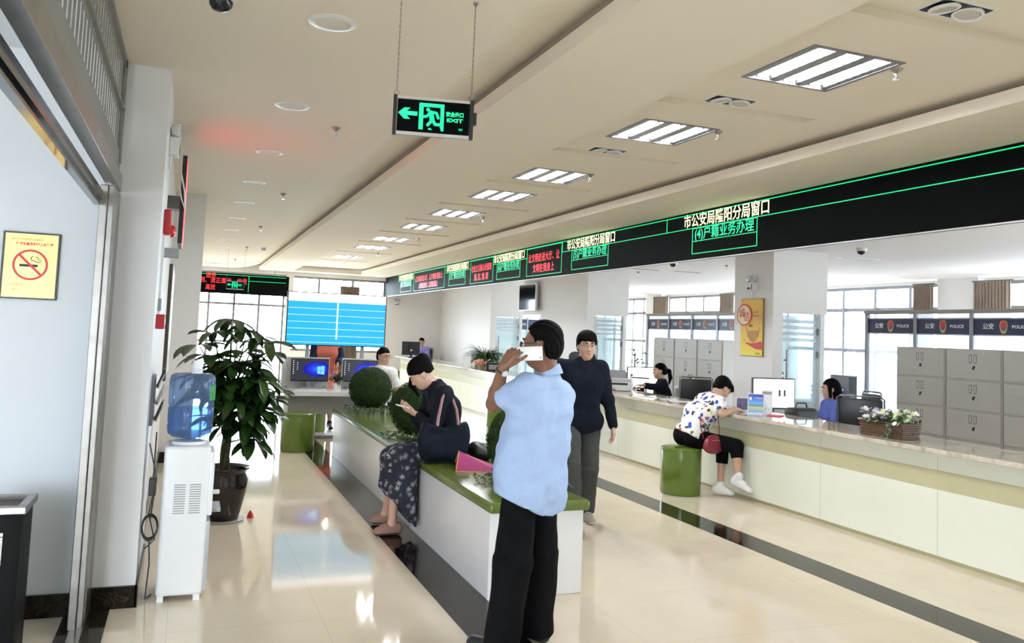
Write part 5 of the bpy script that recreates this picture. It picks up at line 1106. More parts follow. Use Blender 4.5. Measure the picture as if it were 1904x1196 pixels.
class Head:
    def __init__(s, c, f, sc=1.0, u=(0, 0, 1)): s.c = np.asarray(c, float); s.M = axes(f, u); s.sc = sc
    def p(s, x, y, z): return s.c+(V(x, y, z)*s.sc)@s.M
    def loc(s, P): return ((P-s.c)@s.M.T)/s.sc
    def add(s, S):
        k = s.sc; e = lambda c, r, kk=0.02, op='u': S.ell(s.p(*c), V(*r)*k, s.M, kk*k, op)
        e((0, -0.012, 0.035), (0.074, 0.094, 0.088)); e((0, 0.022, -0.025), (0.064, 0.072, 0.088), 0.03); e((0, 0.052, -0.085), (0.036, 0.034, 0.028), 0.03)
        for x in (-1, 1):
            e((x*0.042, 0.045, -0.025), (0.024, 0.028, 0.026), 0.02); e((x*0.031, 0.092, 0.008), (0.018, 0.014, 0.010), 0.012, 's'); e((x*0.031, 0.076, 0.008), (0.017, 0.012, 0.011), 0.004)
            e((x*0.073, -0.004, -0.004), (0.010, 0.021, 0.031), 0.006); e((x*0.083, 0.0, -0.002), (0.006, 0.011, 0.018), 0.004, 's')
        e((0, 0.086, 0.030), (0.050, 0.012, 0.010), 0.02)
        S.cap(s.p(0, 0.088, 0.012), s.p(0, 0.104, -0.026), 0.0075*k, 0.0115*k, 0.012*k)
        for x in (-1, 1): e((x*0.012, 0.096, -0.030), (0.009, 0.010, 0.008), 0.006)
        e((0, 0.087, -0.058), (0.024, 0.012, 0.008), 0.006); e((0, 0.084, -0.070), (0.021, 0.012, 0.008), 0.006)
        e((0, 0.103, -0.0635), (0.020, 0.010, 0.0022), 0.003, 's')
    def regions(s):
        def lips(P): q = s.loc(P); return (np.abs(q[:, 0]) < 0.020) & (q[:, 2] < -0.054+0.2*np.abs(q[:, 0])*0) & (q[:, 2] > -0.073+np.abs(q[:, 0])*0.4) & (q[:, 1] > 0.082)
        return lips
    def face_parts(s, parent, hairm, brows=True):
        Mx = Matrix([list(s.M[0]), list(s.M[1]), list(s.M[2])]).transposed().to_4x4()
        for x in (-1, 1):
            m = MB(); m.ball(s.p(x*0.031, 0.0815, 0.008), (0.0135*s.sc, 0.0075*s.sc, 0.0062*s.sc), 14, 8, Mx); eo = m.build('eye', mat('eye_white', (0.62, 0.58, 0.54), 0.25, var=0), parent, True, world=True)
            m = MB(); m.ball(s.p(x*0.031+0.001, 0.0865, 0.0085), (0.0062*s.sc, 0.004*s.sc, 0.0056*s.sc), 12, 8, Mx)
            L = parent.location; m.v = [(a-L.x, b-L.y, c-L.z) for a, b, c in m.v]; m.build('iris', mat('dark_iris', (0.008, 0.005, 0.004), 0.15, var=0), eo, True)
            if brows:
                m = MB(); m.tube([s.p(x*0.012, 0.098, 0.030), s.p(x*0.03, 0.096, 0.0355), s.p(x*0.05, 0.080, 0.030)], [0.0045*s.sc, 0.005*s.sc, 0.002*s.sc], 7); m.build('eyebrow', hairm, parent, True, world=True)
    def glasses(s, parent, rimm):
        k = MB()
        for x in (-1, 1):
            k.tube([s.p(x*0.034+0.025*math.cos(t*PI/8)*(1 if abs(math.cos(t*PI/8)) < 0.9 else 0.97), 0.108-0.004*abs(math.cos(t*PI/8)), 0.004+0.017*math.sin(t*PI/8)) for t in range(16)], 0.0017*s.sc, 6, closed=True)
            k.tube([s.p(x*0.059, 0.104, 0.010), s.p(x*0.076, 0.085, 0.012), s.p(x*0.080, 0.02, 0.012), s.p(x*0.081, -0.01, 0.004)], 0.0021*s.sc, 6)
        k.tube([s.p(-0.010, 0.109, 0.008), s.p(0, 0.111, 0.011), s.p(0.010, 0.109, 0.008)], 0.0016*s.sc, 6)
        o = k.build('spectacles', rimm, parent, True, world=True); k = MB()
        for x in (-1, 1): k.add([s.p(x*0.034+0.024*math.cos(t*PI/8), 0.107, 0.004+0.016*math.sin(t*PI/8)) for t in range(16)], [tuple(range(16))])
        L = parent.location; k.v = [(a-L.x, b-L.y, c-L.z) for a, b, c in k.v]; k.build('lens', glassy('spectacle_lens', (0.95, 0.97, 0.97), 0.0, 0.1), o)
def hand(S, w_, d, n, side, curl=(0.35, 0.5, 0.35), spread=0.10, thumb=(0.75, 0.3, 0.7), sc=1.0, fr=0.0078):
    """palm and five jointed fingers; d = finger direction, n = palm normal, side +1 left hand, -1 right hand"""
    d = nrm(d); n = nrm(np.asarray(n, float)-d*(np.asarray(n, float)@d)); t = -side*np.cross(d, n); w_ = np.asarray(w_, float)
    for q in (-0.024, -0.008, 0.008, 0.024):
        S.cap(w_+d*0.012*sc+t*q*0.7*sc, w_+(d*0.082+t*q*1.15)*sc, 0.0145*sc, 0.0115*sc, 0.012)
    for i, (q, L) in enumerate(((0.029, 0.070), (0.010, 0.078), (-0.010, 0.073), (-0.028, 0.058))):
        p = w_+(d*(0.088-0.003*abs(i-1))+t*q)*sc; a = 0.0; dd = nrm(d+t*spread*(1.5-i)*0.6)
        for j, (fr_, ln) in enumerate(((1.0, 0.46), (0.92, 0.30), (0.8, 0.24))):
            a += curl[j]*(1+0.08*i); v = dd*math.cos(a)+n*math.sin(a); e = p+v*L*ln*sc; S.cap(p, e, fr*fr_*sc, fr*(fr_-0.1)*sc, 0.004); p = e
    p = w_+(d*0.022+t*0.022+n*0.006)*sc; v = nrm(d*thumb[0]+n*thumb[1]+t*thumb[2]); p1 = p+v*0.046*sc; v2 = nrm(v+d*0.35); p2 = p1+v2*0.034*sc; p3 = p2+nrm(v2+d*0.2+n*0.15)*0.026*sc
    S.cap(p, p1, 0.0135*sc, 0.0105*sc, 0.012); S.cap(p1, p2, 0.0098*sc, 0.0088*sc, 0.004); S.cap(p2, p3, 0.0088*sc, 0.0072*sc, 0.004)
def torso(S, J, g=0.0, w_=1.0, bust=0.0):
    """pelvis, waist, chest, shoulders; g = garment ease"""
    l = J['l']; lp = J.get('lp', l); P, C, Nk = J['P'], J['C'], J['N']; W = P*0.5+C*0.5
    S.cap(P-lp*0.075*w_, P+lp*0.075*w_, 0.108+g, None, 0.05); S.cap(W-l*0.06*w_, W+l*0.06*w_, 0.098+g, None, 0.06); S.cap(C-l*0.085*w_, C+l*0.085*w_, 0.108+g, None, 0.06)
    for a in 'LR': S.cap(Nk-nrm(Nk-C)*0.065, J['s'+a], 0.052+g, 0.046+g, 0.05)
    up = nrm(Nk-C); S.cap(J['sL'], J['sR'], 0.052+g*0.9, None, 0.05); S.cap(C+up*0.03-l*0.07, Nk-up*0.05, 0.09+g*0.6, 0.05+g*0.5, 0.05); S.cap(C+up*0.03+l*0.07, Nk-up*0.05, 0.09+g*0.6, 0.05+g*0.5, 0.05)
    if bust:
        for x in (-1, 1): S.ell(C+l*x*0.07+J['f']*0.08, V(0.06, 0.06, 0.06)+g*0.5, None, 0.05)
def human(J, h=0.007, arms='LR', curlL=(0.3, 0.4, 0.3), curlR=(0.3, 0.4, 0.3), feet=False, thin=1.0, sc=1.0):
    S = Blend(h); torso(S, J, -0.010, 1.0); hd = J['head']
    S.cap(J['N']-nrm(J['N']-J['C'])*0.03, hd.p(0, -0.018, -0.06), 0.058*thin, 0.052*thin, 0.03); hd.add(S)
    for a in 'LR':
        if a not in arms: continue
        s, e, w_ = J['s'+a], J['e'+a], J['w'+a]; S.cap(s, e, 0.047*thin, 0.038*thin, 0.03); m1 = e+(w_-e)*0.3; S.cap(e, m1, 0.038*thin, 0.038*thin, 0.02); S.cap(m1, w_, 0.038*thin, 0.025*thin, 0.02)
        hdir = J.get('h'+a, (w_-e, V(0, 0, -1))); hand(S, w_, hdir[0], hdir[1], 1 if a == 'L' else -1, curlL if a == 'L' else curlR, thumb=J.get('t'+a, (0.75, 0.3, 0.7)), sc=sc)
    for a in 'LR':
        p, k_, an = J['p'+a], J['k'+a], J['a'+a]; S.cap(p, k_, 0.078*thin, 0.052*thin, 0.05); m1 = k_+(an-k_)*0.32; sh = nrm(an-k_); S.cap(k_, m1, 0.050*thin, 0.052*thin, 0.02); S.cap(m1, an, 0.052*thin, 0.034*thin, 0.02)
        if feet and ('o'+a) in J: to = J['o'+a]; S.cap(an, an+(to-an)*0.15-V(0, 0, 0.02), 0.034, 0.030, 0.02); S.cap(an+V(0, 0, -0.035), an+(to-an)*0.75, 0.026, 0.018, 0.03)
    return S
def make_skin(name, S, J, parent, skin, lip):
    return skin_obj(name, S.mesh(), [skin, lip], parent, [(1, J['head'].regions())])
def shoes(J, parent, m_, sole, h=0.006, low=False, name='shoe'):
    for a in 'LR':
        if ('o'+a) not in J: continue
        an, to = J['a'+a], J['o'+a]; d = nrm((to-an)*V(1, 1, 0)); S = Blend(h); heel = V(an[0], an[1], to[2])-d*0.045+V(0, 0, 0.004); tilt = J.get('sl'+a, 0.0); heel[2] += tilt
        S.cap(heel, to-d*0.02, 0.036, 0.038, 0.02); S.cap(heel+V(0, 0, 0.03), heel+d*0.10+V(0, 0, 0.022-tilt*0.4), 0.038, 0.036, 0.03)
        if not low: S.cap(heel+V(0, 0, 0.05)+d*0.03, heel+d*0.05+V(0, 0, 0.075), 0.042, 0.044, 0.02)
        b0 = min(heel[2]-tilt, to[2])-0.026; tt = tilt; hx, hy = heel[0], heel[1]; L = max(np.linalg.norm((to-heel)[:2]), 0.05)
        S.plane(lambda X, Y, Z: b0+tt*(1-((X-hx)*d[0]+(Y-hy)*d[1])/L)-Z)
        bz = b0+0.018; o = skin_obj(name, S.mesh(), [m_, sole], parent, [(1, lambda P: P[:, 2] < bz+tt*(1-((P[:, 0]-hx)*d[0]+(P[:, 1]-hy)*d[1])/L))], 1)
def hairdo(hd, parent, m_, h=0.006, style='short', extra=None, line=0.052, seed=1, nape=-0.055):
    S = Blend(h); k = hd.sc
    S.ell(hd.p(0, -0.014, 0.040), V(0.081, 0.101, 0.0945)*k, hd.M, 0.0); S.ell(hd.p(0, -0.045, -0.015), V(0.074, 0.066, 0.07)*k, hd.M, 0.03)
    ax_ = hd.M
    def cut(X, Y, Z):
        px, py, pz = X-hd.c[0], Y-hd.c[1], Z-hd.c[2]; q = [(ax_[i, 0]*px+ax_[i, 1]*py+ax_[i, 2]*pz)/k for i in range(3)]
        edge = np.where(q[1] > 0.062, line, np.where(q[1] > 0.022, 0.028+(q[1]-0.022)*(line-0.028)/0.04, np.where(q[1] > 0.008, -0.004+(q[1]-0.008)*2.2, np.where(q[1] > -0.030, 0.024, nape+np.clip((q[1]+0.055)/0.025, 0, 1)*0.03))))
        return (edge-q[2])*k
    if style != 'none': S.plane(cut)
    if extra: extra(S)
    r = np.random.RandomState(seed); ph = r.uniform(0, 6, 4)
    def post(F, X, Y, Z): return F+(0.0016*np.sin(X*420+ph[0]+3*np.sin(Z*60))*np.sin(Y*390+ph[1])+0.0022*np.sin((X+Y)*140+Z*90+ph[2])).astype(np.float32)
    return skin_obj('hair', S.mesh(post), m_, parent, smooth=1)
SKIN = mat('skin_tan', (0.20, 0.092, 0.053), 0.48, var=0.06, vscale=14); SKINP = mat('skin_pale', (0.56, 0.34, 0.25), 0.48, var=0.05, vscale=14); SKINM = mat('skin_medium', (0.50, 0.30, 0.21), 0.48, var=0.05, vscale=14)
LIP = mat('lip_tone', (0.36, 0.165, 0.13), 0.4, var=0.05); HAIR = mat('black_hair', (0.0035, 0.003, 0.0027), 0.65, spec=0.06, var=0.4, vscale=30)
def cloth(name, col, rough=0.85, bump=0.25, bs=220, var=0.08, vs_=18):
    m = mat(name, col, rough, spec=0.12 if max(col) < 0.05 else 0.3, var=var, vscale=vs_, bump=bump, bscale=bs); nt = m.node_tree; b = nt.nodes['Principled BSDF']
    if 'wrinkle' not in m:
        m['wrinkle'] = 1; bn = nt.nodes.new('ShaderNodeBump'); bn.inputs['Strength'].default_value = 0.4; bn.inputs['Distance'].default_value = 0.03      # soft creases
        nt.links.new(noise(nt, coords(nt, (1, 1, 0.55)), 9, 1.2, 0.4, 0.7), bn.inputs['Height'])
        if b.inputs['Normal'].links: nt.links.new(b.inputs['Normal'].links[0].from_socket, bn.inputs['Normal'])
        nt.links.new(bn.outputs[0], b.inputs['Normal'])
    return m
BLKC = cloth('black_cloth', (0.0035, 0.0035, 0.004), 0.9)

# ---- A: man in the pale blue shirt talking on the phone
fA = nrm(V(-0.476, 0.874, 0)); lA = V(-fA[1], fA[0], 0); hfA = nrm(V(-0.757, 0.647, -0.06)); rI = V(0.92, -0.39, 0)
JA = dict(f=fA, l=lA, P=V(1.735, 4.14, 0.90), C=V(1.775, 4.125, 1.21), N=V(1.80, 4.115, 1.425), head=Head(V(1.757, 4.10, 1.565), hfA),
    sL=V(1.655, 4.035, 1.345), eL=V(1.545, 4.225, 1.245), wL=V(1.535, 4.085, 1.447), sR=V(1.915, 4.195, 1.295), eR=V(1.90, 4.315, 1.06), wR=V(1.965, 4.285, 0.845),
    pL=V(1.665, 4.10, 0.88), kL=V(1.63, 4.08, 0.47), aL=V(1.575, 4.05, 0.085), oL=V(1.455, 4.19, 0.035), pR=V(1.815, 4.18, 0.88), kR=V(1.825, 4.195, 0.47), aR=V(1.83, 4.20, 0.085), oR=V(1.76, 4.36, 0.035))
JA['hL'] = (rI*0.5+V(0, 0, 0.8), rI*0.55-V(0, 0, 0.2)+V(0.39, 0.92, 0)*0.8); JA['tL'] = (0.845, 0.286, 0.423); JA['hR'] = (V(0.01, -0.02, -1), V(-0.8, 0.5, 0))
A = thing('person', 'man in pale blue short-sleeved shirt standing with a phone at his ear', 'person', (1.72, 4.13, 0))
make_skin('body', human(JA, 0.0055, curlL=(0.55, 0.75, 0.5), thin=1.08), JA, A, SKIN, LIP)
hairdo(JA['head'], A, HAIR, 0.005, line=0.084, nape=-0.085); JA['head'].face_parts(A, HAIR); JA['head'].glasses(A, BLACK)
SHIRT = cloth('pale_blue_linen', (0.34, 0.44, 0.645), 0.8, 0.3, 260, 0.03, 40)
S = Blend(0.007); torso(S, JA, 0.014, 1.0); S.cap(V(1.735, 4.14, 0.96)-lA*0.09, V(1.735, 4.14, 0.96)+lA*0.09, 0.128, None, 0.06); S.cap(V(1.75, 4.135, 1.07)-lA*0.085, V(1.75, 4.135, 1.07)+lA*0.085, 0.126, None, 0.06); S.cap(V(1.735, 4.14, 0.70)-lA*0.085, V(1.735, 4.14, 0.70)+lA*0.085, 0.134, None, 0.08); S.cap(V(1.735, 4.13, 0.82)-lA*0.085, V(1.735, 4.13, 0.82)+lA*0.085, 0.130, None, 0.08)
sl = JA['sL']+(JA['eL']-JA['sL'])*0.68; S.cap(JA['sL'], sl, 0.070, 0.076, 0.03, flat=True); sr = JA['sR']+(JA['eR']-JA['sR'])*0.60; S.cap(JA['sR'], sr, 0.060, 0.064, 0.03, flat=True)
S.cap(JA['N']-V(0, 0, 0.035), JA['N']+V(-0.004, 0.002, 0.014), 0.070, 0.060, 0.012, flat=True)
S.plane(lambda X, Y, Z: 0.685+0.10*np.clip((1.83-X)/0.27, 0, 1.3)**1.5+0.03*np.clip((X-1.86)/0.1, 0, 2)-Z)
pf = folds(0.0058, 40, 5)
def shirt_post(F, X, Y, Z):
    yoke = np.exp(-((Z-1.335-0.03*(X-1.8))/0.006)**2)*0.0035*(Y < 9); return pf(F, X, Y, Z)+yoke.astype(np.float32)
skin_obj('shirt', S.mesh(shirt_post), SHIRT, A)
S = Blend(0.004); c = JA['N']+V(0.0, 0.0, 0.008)
S.cap(c+V(0.004, -0.002, -0.028), c+V(-0.006, 0.002, 0.026), 0.081, 0.069, 0.0, flat=True); S.cap(c+V(0.004, -0.002, -0.05), c+V(-0.012, 0.004, 0.08), 0.063, 0.056, 0.0, 's', flat=True); skin_obj('collar', S.mesh(), SHIRT, A)
S = Blend(0.008)
S.cap(JA['P']+V(0, 0, 0.02)-lA*0.07, JA['P']+V(0, 0, 0.02)+lA*0.07, 0.112, None, 0.04)
for a in 'LR': S.cap(JA['p'+a]+(JA['P']-JA['p'+a])*V(0.15, 0.15, 0), JA['k'+a], 0.092, 0.099, 0.03); S.cap(JA['k'+a], JA['a'+a]-V(0, 0, 0.04), 0.098, 0.092, 0.03, flat=True)
skin_obj('trousers', S.mesh(folds(0.004, 26, 9)), BLKC, A); shoes(JA, A, mat('black_leather', (0.012, 0.011, 0.011), 0.3), BLACK)
# watch
wp = JA['wL']+(JA['eL']-JA['wL'])*0.08; wd_ = nrm(JA['wL']-JA['eL']); u1 = nrm(np.cross(wd_, V(0.39, 0.92, 0))); u2 = np.cross(wd_, u1); m = MB()
m.tube([wp+(u1*math.cos(t*PI/8)+u2*math.sin(t*PI/8))*0.029 for t in range(16)], 0.0055, 8, closed=True); wo = m.build('watch', mat('watch_strap', (0.03, 0.025, 0.02), 0.35), A, True, world=True)
nf = nrm(-V(0.39, 0.92, 0)*0.85+u1*(0.5 if u1@rI > 0 else -0.5)); nf = nrm(nf-wd_*(nf@wd_)); pc = wp+nf*0.032-np.array(A.location); Fm = Matrix((( *nrm(np.cross(wd_, nf)), 0), (*wd_, 0), (*nf, 0), (0, 0, 0, 1))).transposed()
m = MB(); m.lathe([(0.019, -0.004), (0.020, 0.003), (0.017, 0.005)], 20, c=pc, M=Fm); m.build('watch_case', CHROME, wo, True); m = MB(); m.lathe([(0.0165, 0.0052), (0.001, 0.0054)], 20, c=pc, M=Fm, cap0=False); m.build('watch_dial', WHITEP, wo)
# phone at the ear
lh = V(-hfA[1], hfA[0], 0); ph = thing('smartphone', 'white smartphone held flat against the ear of the man in blue', 'phone', (1.657, 4.028, 1.520)); ex = nrm(hfA+V(0, 0, -0.02)); ez = nrm(lh); ey = np.cross(ez, ex)
PMx = Matrix(((*ex, 0), (*ey, 0), (*ez, 0), (0, 0, 0, 1))).transposed(); m = MB(); m.box(-0.07, 0.07, -0.0365, 0.0365, -0.004, 0.004, PMx); m.build('case', mat('phone_white', (0.78, 0.77, 0.74), 0.25, var=0), ph, True, bevel=0.003)
m = MB(); m.box(-0.069, 0.069, -0.0355, 0.0355, -0.0046, -0.004, PMx); m.build('screen', BLACKG, ph); m = MB(); m.lathe([(0.004, 0.0), (0.0036, 0.0015), (0.001, 0.0016)], 12, M=PMx @ Matrix.Translation((-0.06, 0.022, 0.004))); m.build('camera', BLACKG, ph, True)
m = MB(); m.box(-0.035, -0.034, -0.006, 0.006, 0.004, 0.0043, PMx); m.box(-0.028, -0.027, -0.006, 0.006, 0.004, 0.0043, PMx); m.box(-0.035, -0.027, 0.005, 0.006, 0.004, 0.0043, PMx); m.build('rear_mark', GREYP, ph)

# ---- B: woman seated on the bench, head bent over a phone
fB = V(-1.0, 0.08, 0); fB = nrm(fB); lB = V(-fB[1], fB[0], 0)
JB = dict(f=fB, l=lB, P=V(2.03, 6.65, 0.685), C=V(2.0, 6.65, 0.98), N=V(1.915, 6.65, 1.185), head=Head(V(1.795, 6.65, 1.262), nrm(V(-0.76, 0.10, -0.64)), 0.97),
    sL=V(1.945, 6.475, 1.105), eL=V(1.86, 6.455, 0.835), wL=V(1.755, 6.59, 0.945), sR=V(1.945, 6.825, 1.105), eR=V(1.86, 6.85, 0.835), wR=V(1.75, 6.70, 0.95),
    pL=V(1.97, 6.56, 0.67), kL=V(1.615, 6.55, 0.625), aL=V(1.60, 6.60, 0.09), oL=V(1.475, 6.60, 0.032), pR=V(1.97, 6.74, 0.67), kR=V(1.615, 6.72, 0.60), aR=V(1.63, 6.93, 0.12), oR=V(1.53, 6.98, 0.036))
JB['hL'] = (V(-0.8, 0.4, 0.35), V(0.0, 0.3, 0.9)); JB['hR'] = (V(-0.85, -0.2, 0.35), V(0, -0.3, 0.9))
B = thing('person', 'woman in dark jacket and floral skirt sitting on the bench bent over her phone', 'person', (1.85, 6.65, 0))
make_skin('body', human(JB, 0.007, feet=True, thin=0.9, curlL=(0.5, 0.7, 0.5), curlR=(0.5, 0.7, 0.5)), JB, B, SKINP, LIP); hB = JB['head']; JB['head'].face_parts(B, HAIR)
def bun(S): S.ell(hB.p(0, -0.085, 0.085), V(0.05, 0.05, 0.045)*0.97, hB.M, 0.03); S.cap(hB.p(0.02, -0.12, 0.1), hB.p(-0.02, -0.1, 0.135), 0.016, 0.012, 0.02); S.ell(hB.p(0, -0.02, 0.06), V(0.082, 0.10, 0.085), hB.M, 0.03); S.cap(hB.p(0.066, 0.05, 0.05), hB.p(0.078, 0.12, -0.03), 0.018, 0.020, 0.02); S.cap(hB.p(0.078, 0.12, -0.03), hB.p(0.06, 0.125, -0.14), 0.020, 0.010, 0.02)
hairdo(hB, B, HAIR, 0.006, extra=bun, line=0.066, nape=-0.03, seed=3); m = MB(); m.ball(hB.p(-0.083, 0.0, -0.042), 0.007, 12, 8); m.build('earring', CHROME, B, True, world=True)
S = Blend(0.008); torso(S, JB, 0.018); S.cap(JB['N']-V(0.0, 0, 0.03), JB['N']+V(-0.012, 0, 0.03), 0.078, 0.064, 0.02, flat=True)
for a in 'LR': e = JB['e'+a]; S.cap(JB['s'+a], e, 0.066, 0.054, 0.03); S.cap(e, JB['w'+a]+(e-JB['w'+a])*0.08, 0.054, 0.040, 0.02, flat=True)
S.cap(V(2.06, 6.62, 0.70)-lB*0.10, V(2.06, 6.62, 0.70)+lB*0.10, 0.125, None, 0.05); S.plane(lambda X, Y, Z: 0.588-Z); skin_obj('jacket', S.mesh(folds(0.005, 30, 3)), cloth('navy_black_cloth', (0.010, 0.012, 0.018)), B)
def floral():
    m = bpy.data.materials.new('floral_skirt_cloth'); m.use_nodes = True; nt = m.node_tree; b = nt.nodes['Principled BSDF']; co = coords(nt); vo = nt.nodes.new('ShaderNodeTexVoronoi'); vo.inputs['Scale'].default_value = 19; nt.links.new(co, vo.inputs['Vector'])
    sb = nt.nodes.new('ShaderNodeVectorMath'); sb.operation = 'SUBTRACT'; nt.links.new(co, sb.inputs[0]); nt.links.new(vo.outputs['Position'], sb.inputs[1])
    sx = nt.nodes.new('ShaderNodeSeparateXYZ'); nt.links.new(sb.outputs[0], sx.inputs[0]); at2 = nt.nodes.new('ShaderNodeMath'); at2.operation = 'ARCTAN2'; m1_ = nt.nodes.new('ShaderNodeMath'); m1_.operation = 'MULTIPLY_ADD'; m1_.inputs[1].default_value = 0.5; nt.links.new(sx.outputs['Y'], m1_.inputs[0]); nt.links.new(sx.outputs['Z'], m1_.inputs[2]); m2_ = nt.nodes.new('ShaderNodeMath'); m2_.operation = 'MULTIPLY_ADD'; m2_.inputs[1].default_value = 0.4; nt.links.new(sx.outputs['Y'], m2_.inputs[0]); nt.links.new(sx.outputs['X'], m2_.inputs[2]); nt.links.new(m1_.outputs[0], at2.inputs[0]); nt.links.new(m2_.outputs[0], at2.inputs[1])
    ml = nt.nodes.new('ShaderNodeMath'); ml.operation = 'MULTIPLY'; ml.inputs[1].default_value = 8; nt.links.new(at2.outputs[0], ml.inputs[0]); sn = nt.nodes.new('ShaderNodeMath'); sn.operation = 'SINE'; nt.links.new(ml.outputs[0], sn.inputs[0])
    ma = nt.nodes.new('ShaderNodeMath'); ma.operation = 'MULTIPLY_ADD'; ma.inputs[1].default_value = 0.16; ma.inputs[2].default_value = 0.33; nt.links.new(sn.outputs[0], ma.inputs[0]); sub = nt.nodes.new('ShaderNodeMath'); sub.operation = 'SUBTRACT'; nt.links.new(ma.outputs[0], sub.inputs[0]); nt.links.new(vo.outputs['Distance'], sub.inputs[1])
    n2 = noise(nt, co, 70, 2); a3 = nt.nodes.new('ShaderNodeMath'); a3.operation = 'MULTIPLY_ADD'; a3.inputs[1].default_value = 0.22; nt.links.new(n2, a3.inputs[0]); nt.links.new(sub.outputs[0], a3.inputs[2])
    nt.links.new(ramp(nt, a3.outputs[0], [(0.10, (0.012, 0.014, 0.026)), (0.16, (0.17, 0.17, 0.19)), (0.30, (0.33, 0.33, 0.35))]), b.inputs['Base Color']); b.inputs['Roughness'].default_value = 0.85; return m
S = Blend(0.008); S.cap(JB['P']-lB*0.08, JB['P']+lB*0.08, 0.128, None, 0.05)
for a in 'LR': S.cap(JB['p'+a], JB['k'+a]+V(-0.01, 0, 0), 0.105, 0.085, 0.06)
S.cap(V(1.665, 6.56, 0.60), V(1.685, 6.56, 0.10), 0.105, 0.115, 0.08, flat=True); S.cap(V(1.67, 6.72, 0.58), V(1.685, 6.74, 0.12), 0.10, 0.110, 0.08, flat=True); S.cap(V(1.60, 6.64, 0.58), V(1.575, 6.66, 0.20), 0.09, 0.115, 0.08, flat=True)
S.plane(lambda X, Y, Z: (0.31-(X-1.56)*1.15)-Z+0.012*np.sin(Y*40)); S.plane(lambda X, Y, Z: np.where(Z < 0.585, X-1.775, -1.0)); S.plane(lambda X, Y, Z: np.where(X > 1.78, 0.588-Z, -1.0))
def pleat(F, X, Y, Z): return F+(0.011*np.sin(Y*62+X*18)*np.clip((0.6-Z)/0.3, 0, 1)+0.005*np.sin(Y*27+Z*9)).astype(np.float32)
skin_obj('skirt', S.mesh(pleat), floral(), B); shoes(JB, B, mat('dusty_pink_suede', (0.30, 0.16, 0.12), 0.7), mat('tan_sole', (0.08, 0.05, 0.04), 0.6), 0.005, low=True)
bp_ = thing('smartphone', 'white smartphone in the hands of the seated woman', 'phone', (1.665, 6.635, 0.998)); m = MB(); m.box(-0.068, 0.068, -0.035, 0.035, -0.004, 0.004, Matrix.Rotation(0.25, 4, 'Y') @ Rz(0.1)); m.build('case', WHITEP, bp_, True, bevel=0.003)
m = MB(); m.box(-0.062, 0.062, -0.032, 0.032, 0.004, 0.0048, Matrix.Rotation(0.25, 4, 'Y') @ Rz(0.1)); m.build('screen', emit('phone_screen', (0.9, 0.92, 1.0), 0.8), bp_)
# tote bag on her shoulder
tg = thing('tote_bag', 'large dark navy tote bag with pink straps hanging from the seated woman', 'bag', (1.93, 6.35, 0.60))
S = Blend(0.008); S.cap(V(1.81, 6.39, 0.67), V(2.04, 6.38, 0.67), 0.068, 0.068, 0.05); S.cap(V(1.80, 6.385, 0.885), V(2.06, 6.375, 0.875), 0.050, 0.050, 0.08); S.cap(V(1.78, 6.385, 0.77), V(2.07, 6.375, 0.77), 0.062, 0.062, 0.08); S.plane(lambda X, Y, Z: Z-0.90+0.035*np.cos((X-1.93)*11)); S.plane(lambda X, Y, Z: 0.603-Z)
skin_obj('bag_body', S.mesh(folds(0.006, 24, 12)), cloth('navy_leather', (0.006, 0.009, 0.016), 0.6, 0.1, 60), tg); PSTR = mat('pink_strap', (0.36, 0.19, 0.19), 0.5)
for dy in (0, 0.03):
    m = MB(); m.tube([V(1.86, 6.34+dy, 0.86), V(1.87, 6.345+dy*0.8, 0.95), V(1.905, 6.385+dy*0.4, 1.09), V(1.945, 6.44+dy*0.2, 1.168), V(1.985, 6.46+dy*0.3, 1.14), V(2.03, 6.40+dy*0.5, 1.0), V(2.04, 6.35+dy, 0.87)], 0.009, 8); m.build('strap', PSTR, tg, True, world=True)
kn = thing('backpack', 'small black rucksack lying on the bench behind the seated woman', 'bag', (2.29, 6.60, 0.585))
S = Blend(0.008); S.ell(V(2.29, 6.60, 0.65), V(0.10, 0.12, 0.075), None, 0.03); S.ell(V(2.35, 6.56, 0.635), V(0.09, 0.09, 0.055), None, 0.04); S.plane(lambda X, Y, Z: 0.587-Z); skin_obj('bag_body', S.mesh(folds(0.008, 40, 17)), mat('black_nylon', (0.010, 0.010, 0.011), 0.45), kn)
m = MB(); m.tube([V(2.36, 6.50, 0.65), V(2.42, 6.45, 0.66), V(2.44, 6.41, 0.615), V(2.40, 6.38, 0.60)], 0.006, 6); m.build('strap', BLACK, kn, True, world=True)
gb = thing('gift_bag', 'magenta paper gift bag lying on its side on the bench', 'gift bag', (2.10, 6.12, 0.585), -0.30)
m = MB(); m.rings([[Vector(p) for p in ((-0.14, -0.17, 0.0), (-0.14, 0.17, 0.0), (-0.145, 0.17, 0.02), (-0.12, 0.02, 0.125))], [Vector(p) for p in ((0.20, -0.17, 0.0), (0.20, 0.19, 0.0), (0.20, 0.19, 0.010), (0.20, -0.04, 0.018))]]); m.build('bag_body', mat('magenta_paper', (0.32, 0.015, 0.12), 0.4, var=0.12, vscale=15), gb)
Pg = frame_M((0.04, -0.035, 0.034), (1, -0.05, -0.30), (0.05, 1, 0.05)); text_mesh('print', '喜庆', 0.05, mat('pale_pink_ink', (0.7, 0.3, 0.5), 0.5), gb, frame_M((0.04, -0.095, 0.038), (1, 0, -0.10), (0.04, 0.16, 0.0715)), 0.002)
m = MB(); m.tube([(-0.14, -0.17, 0.002), (-0.12, 0.02, 0.127), (-0.145, 0.17, 0.022)], 0.004, 5); m.tube([(-0.14, -0.17, 0.002), (0.20, -0.17, 0.002)], 0.004, 5); m.build('gold_edge', mat('gold_edge', (0.55, 0.33, 0.10), 0.4), gb)

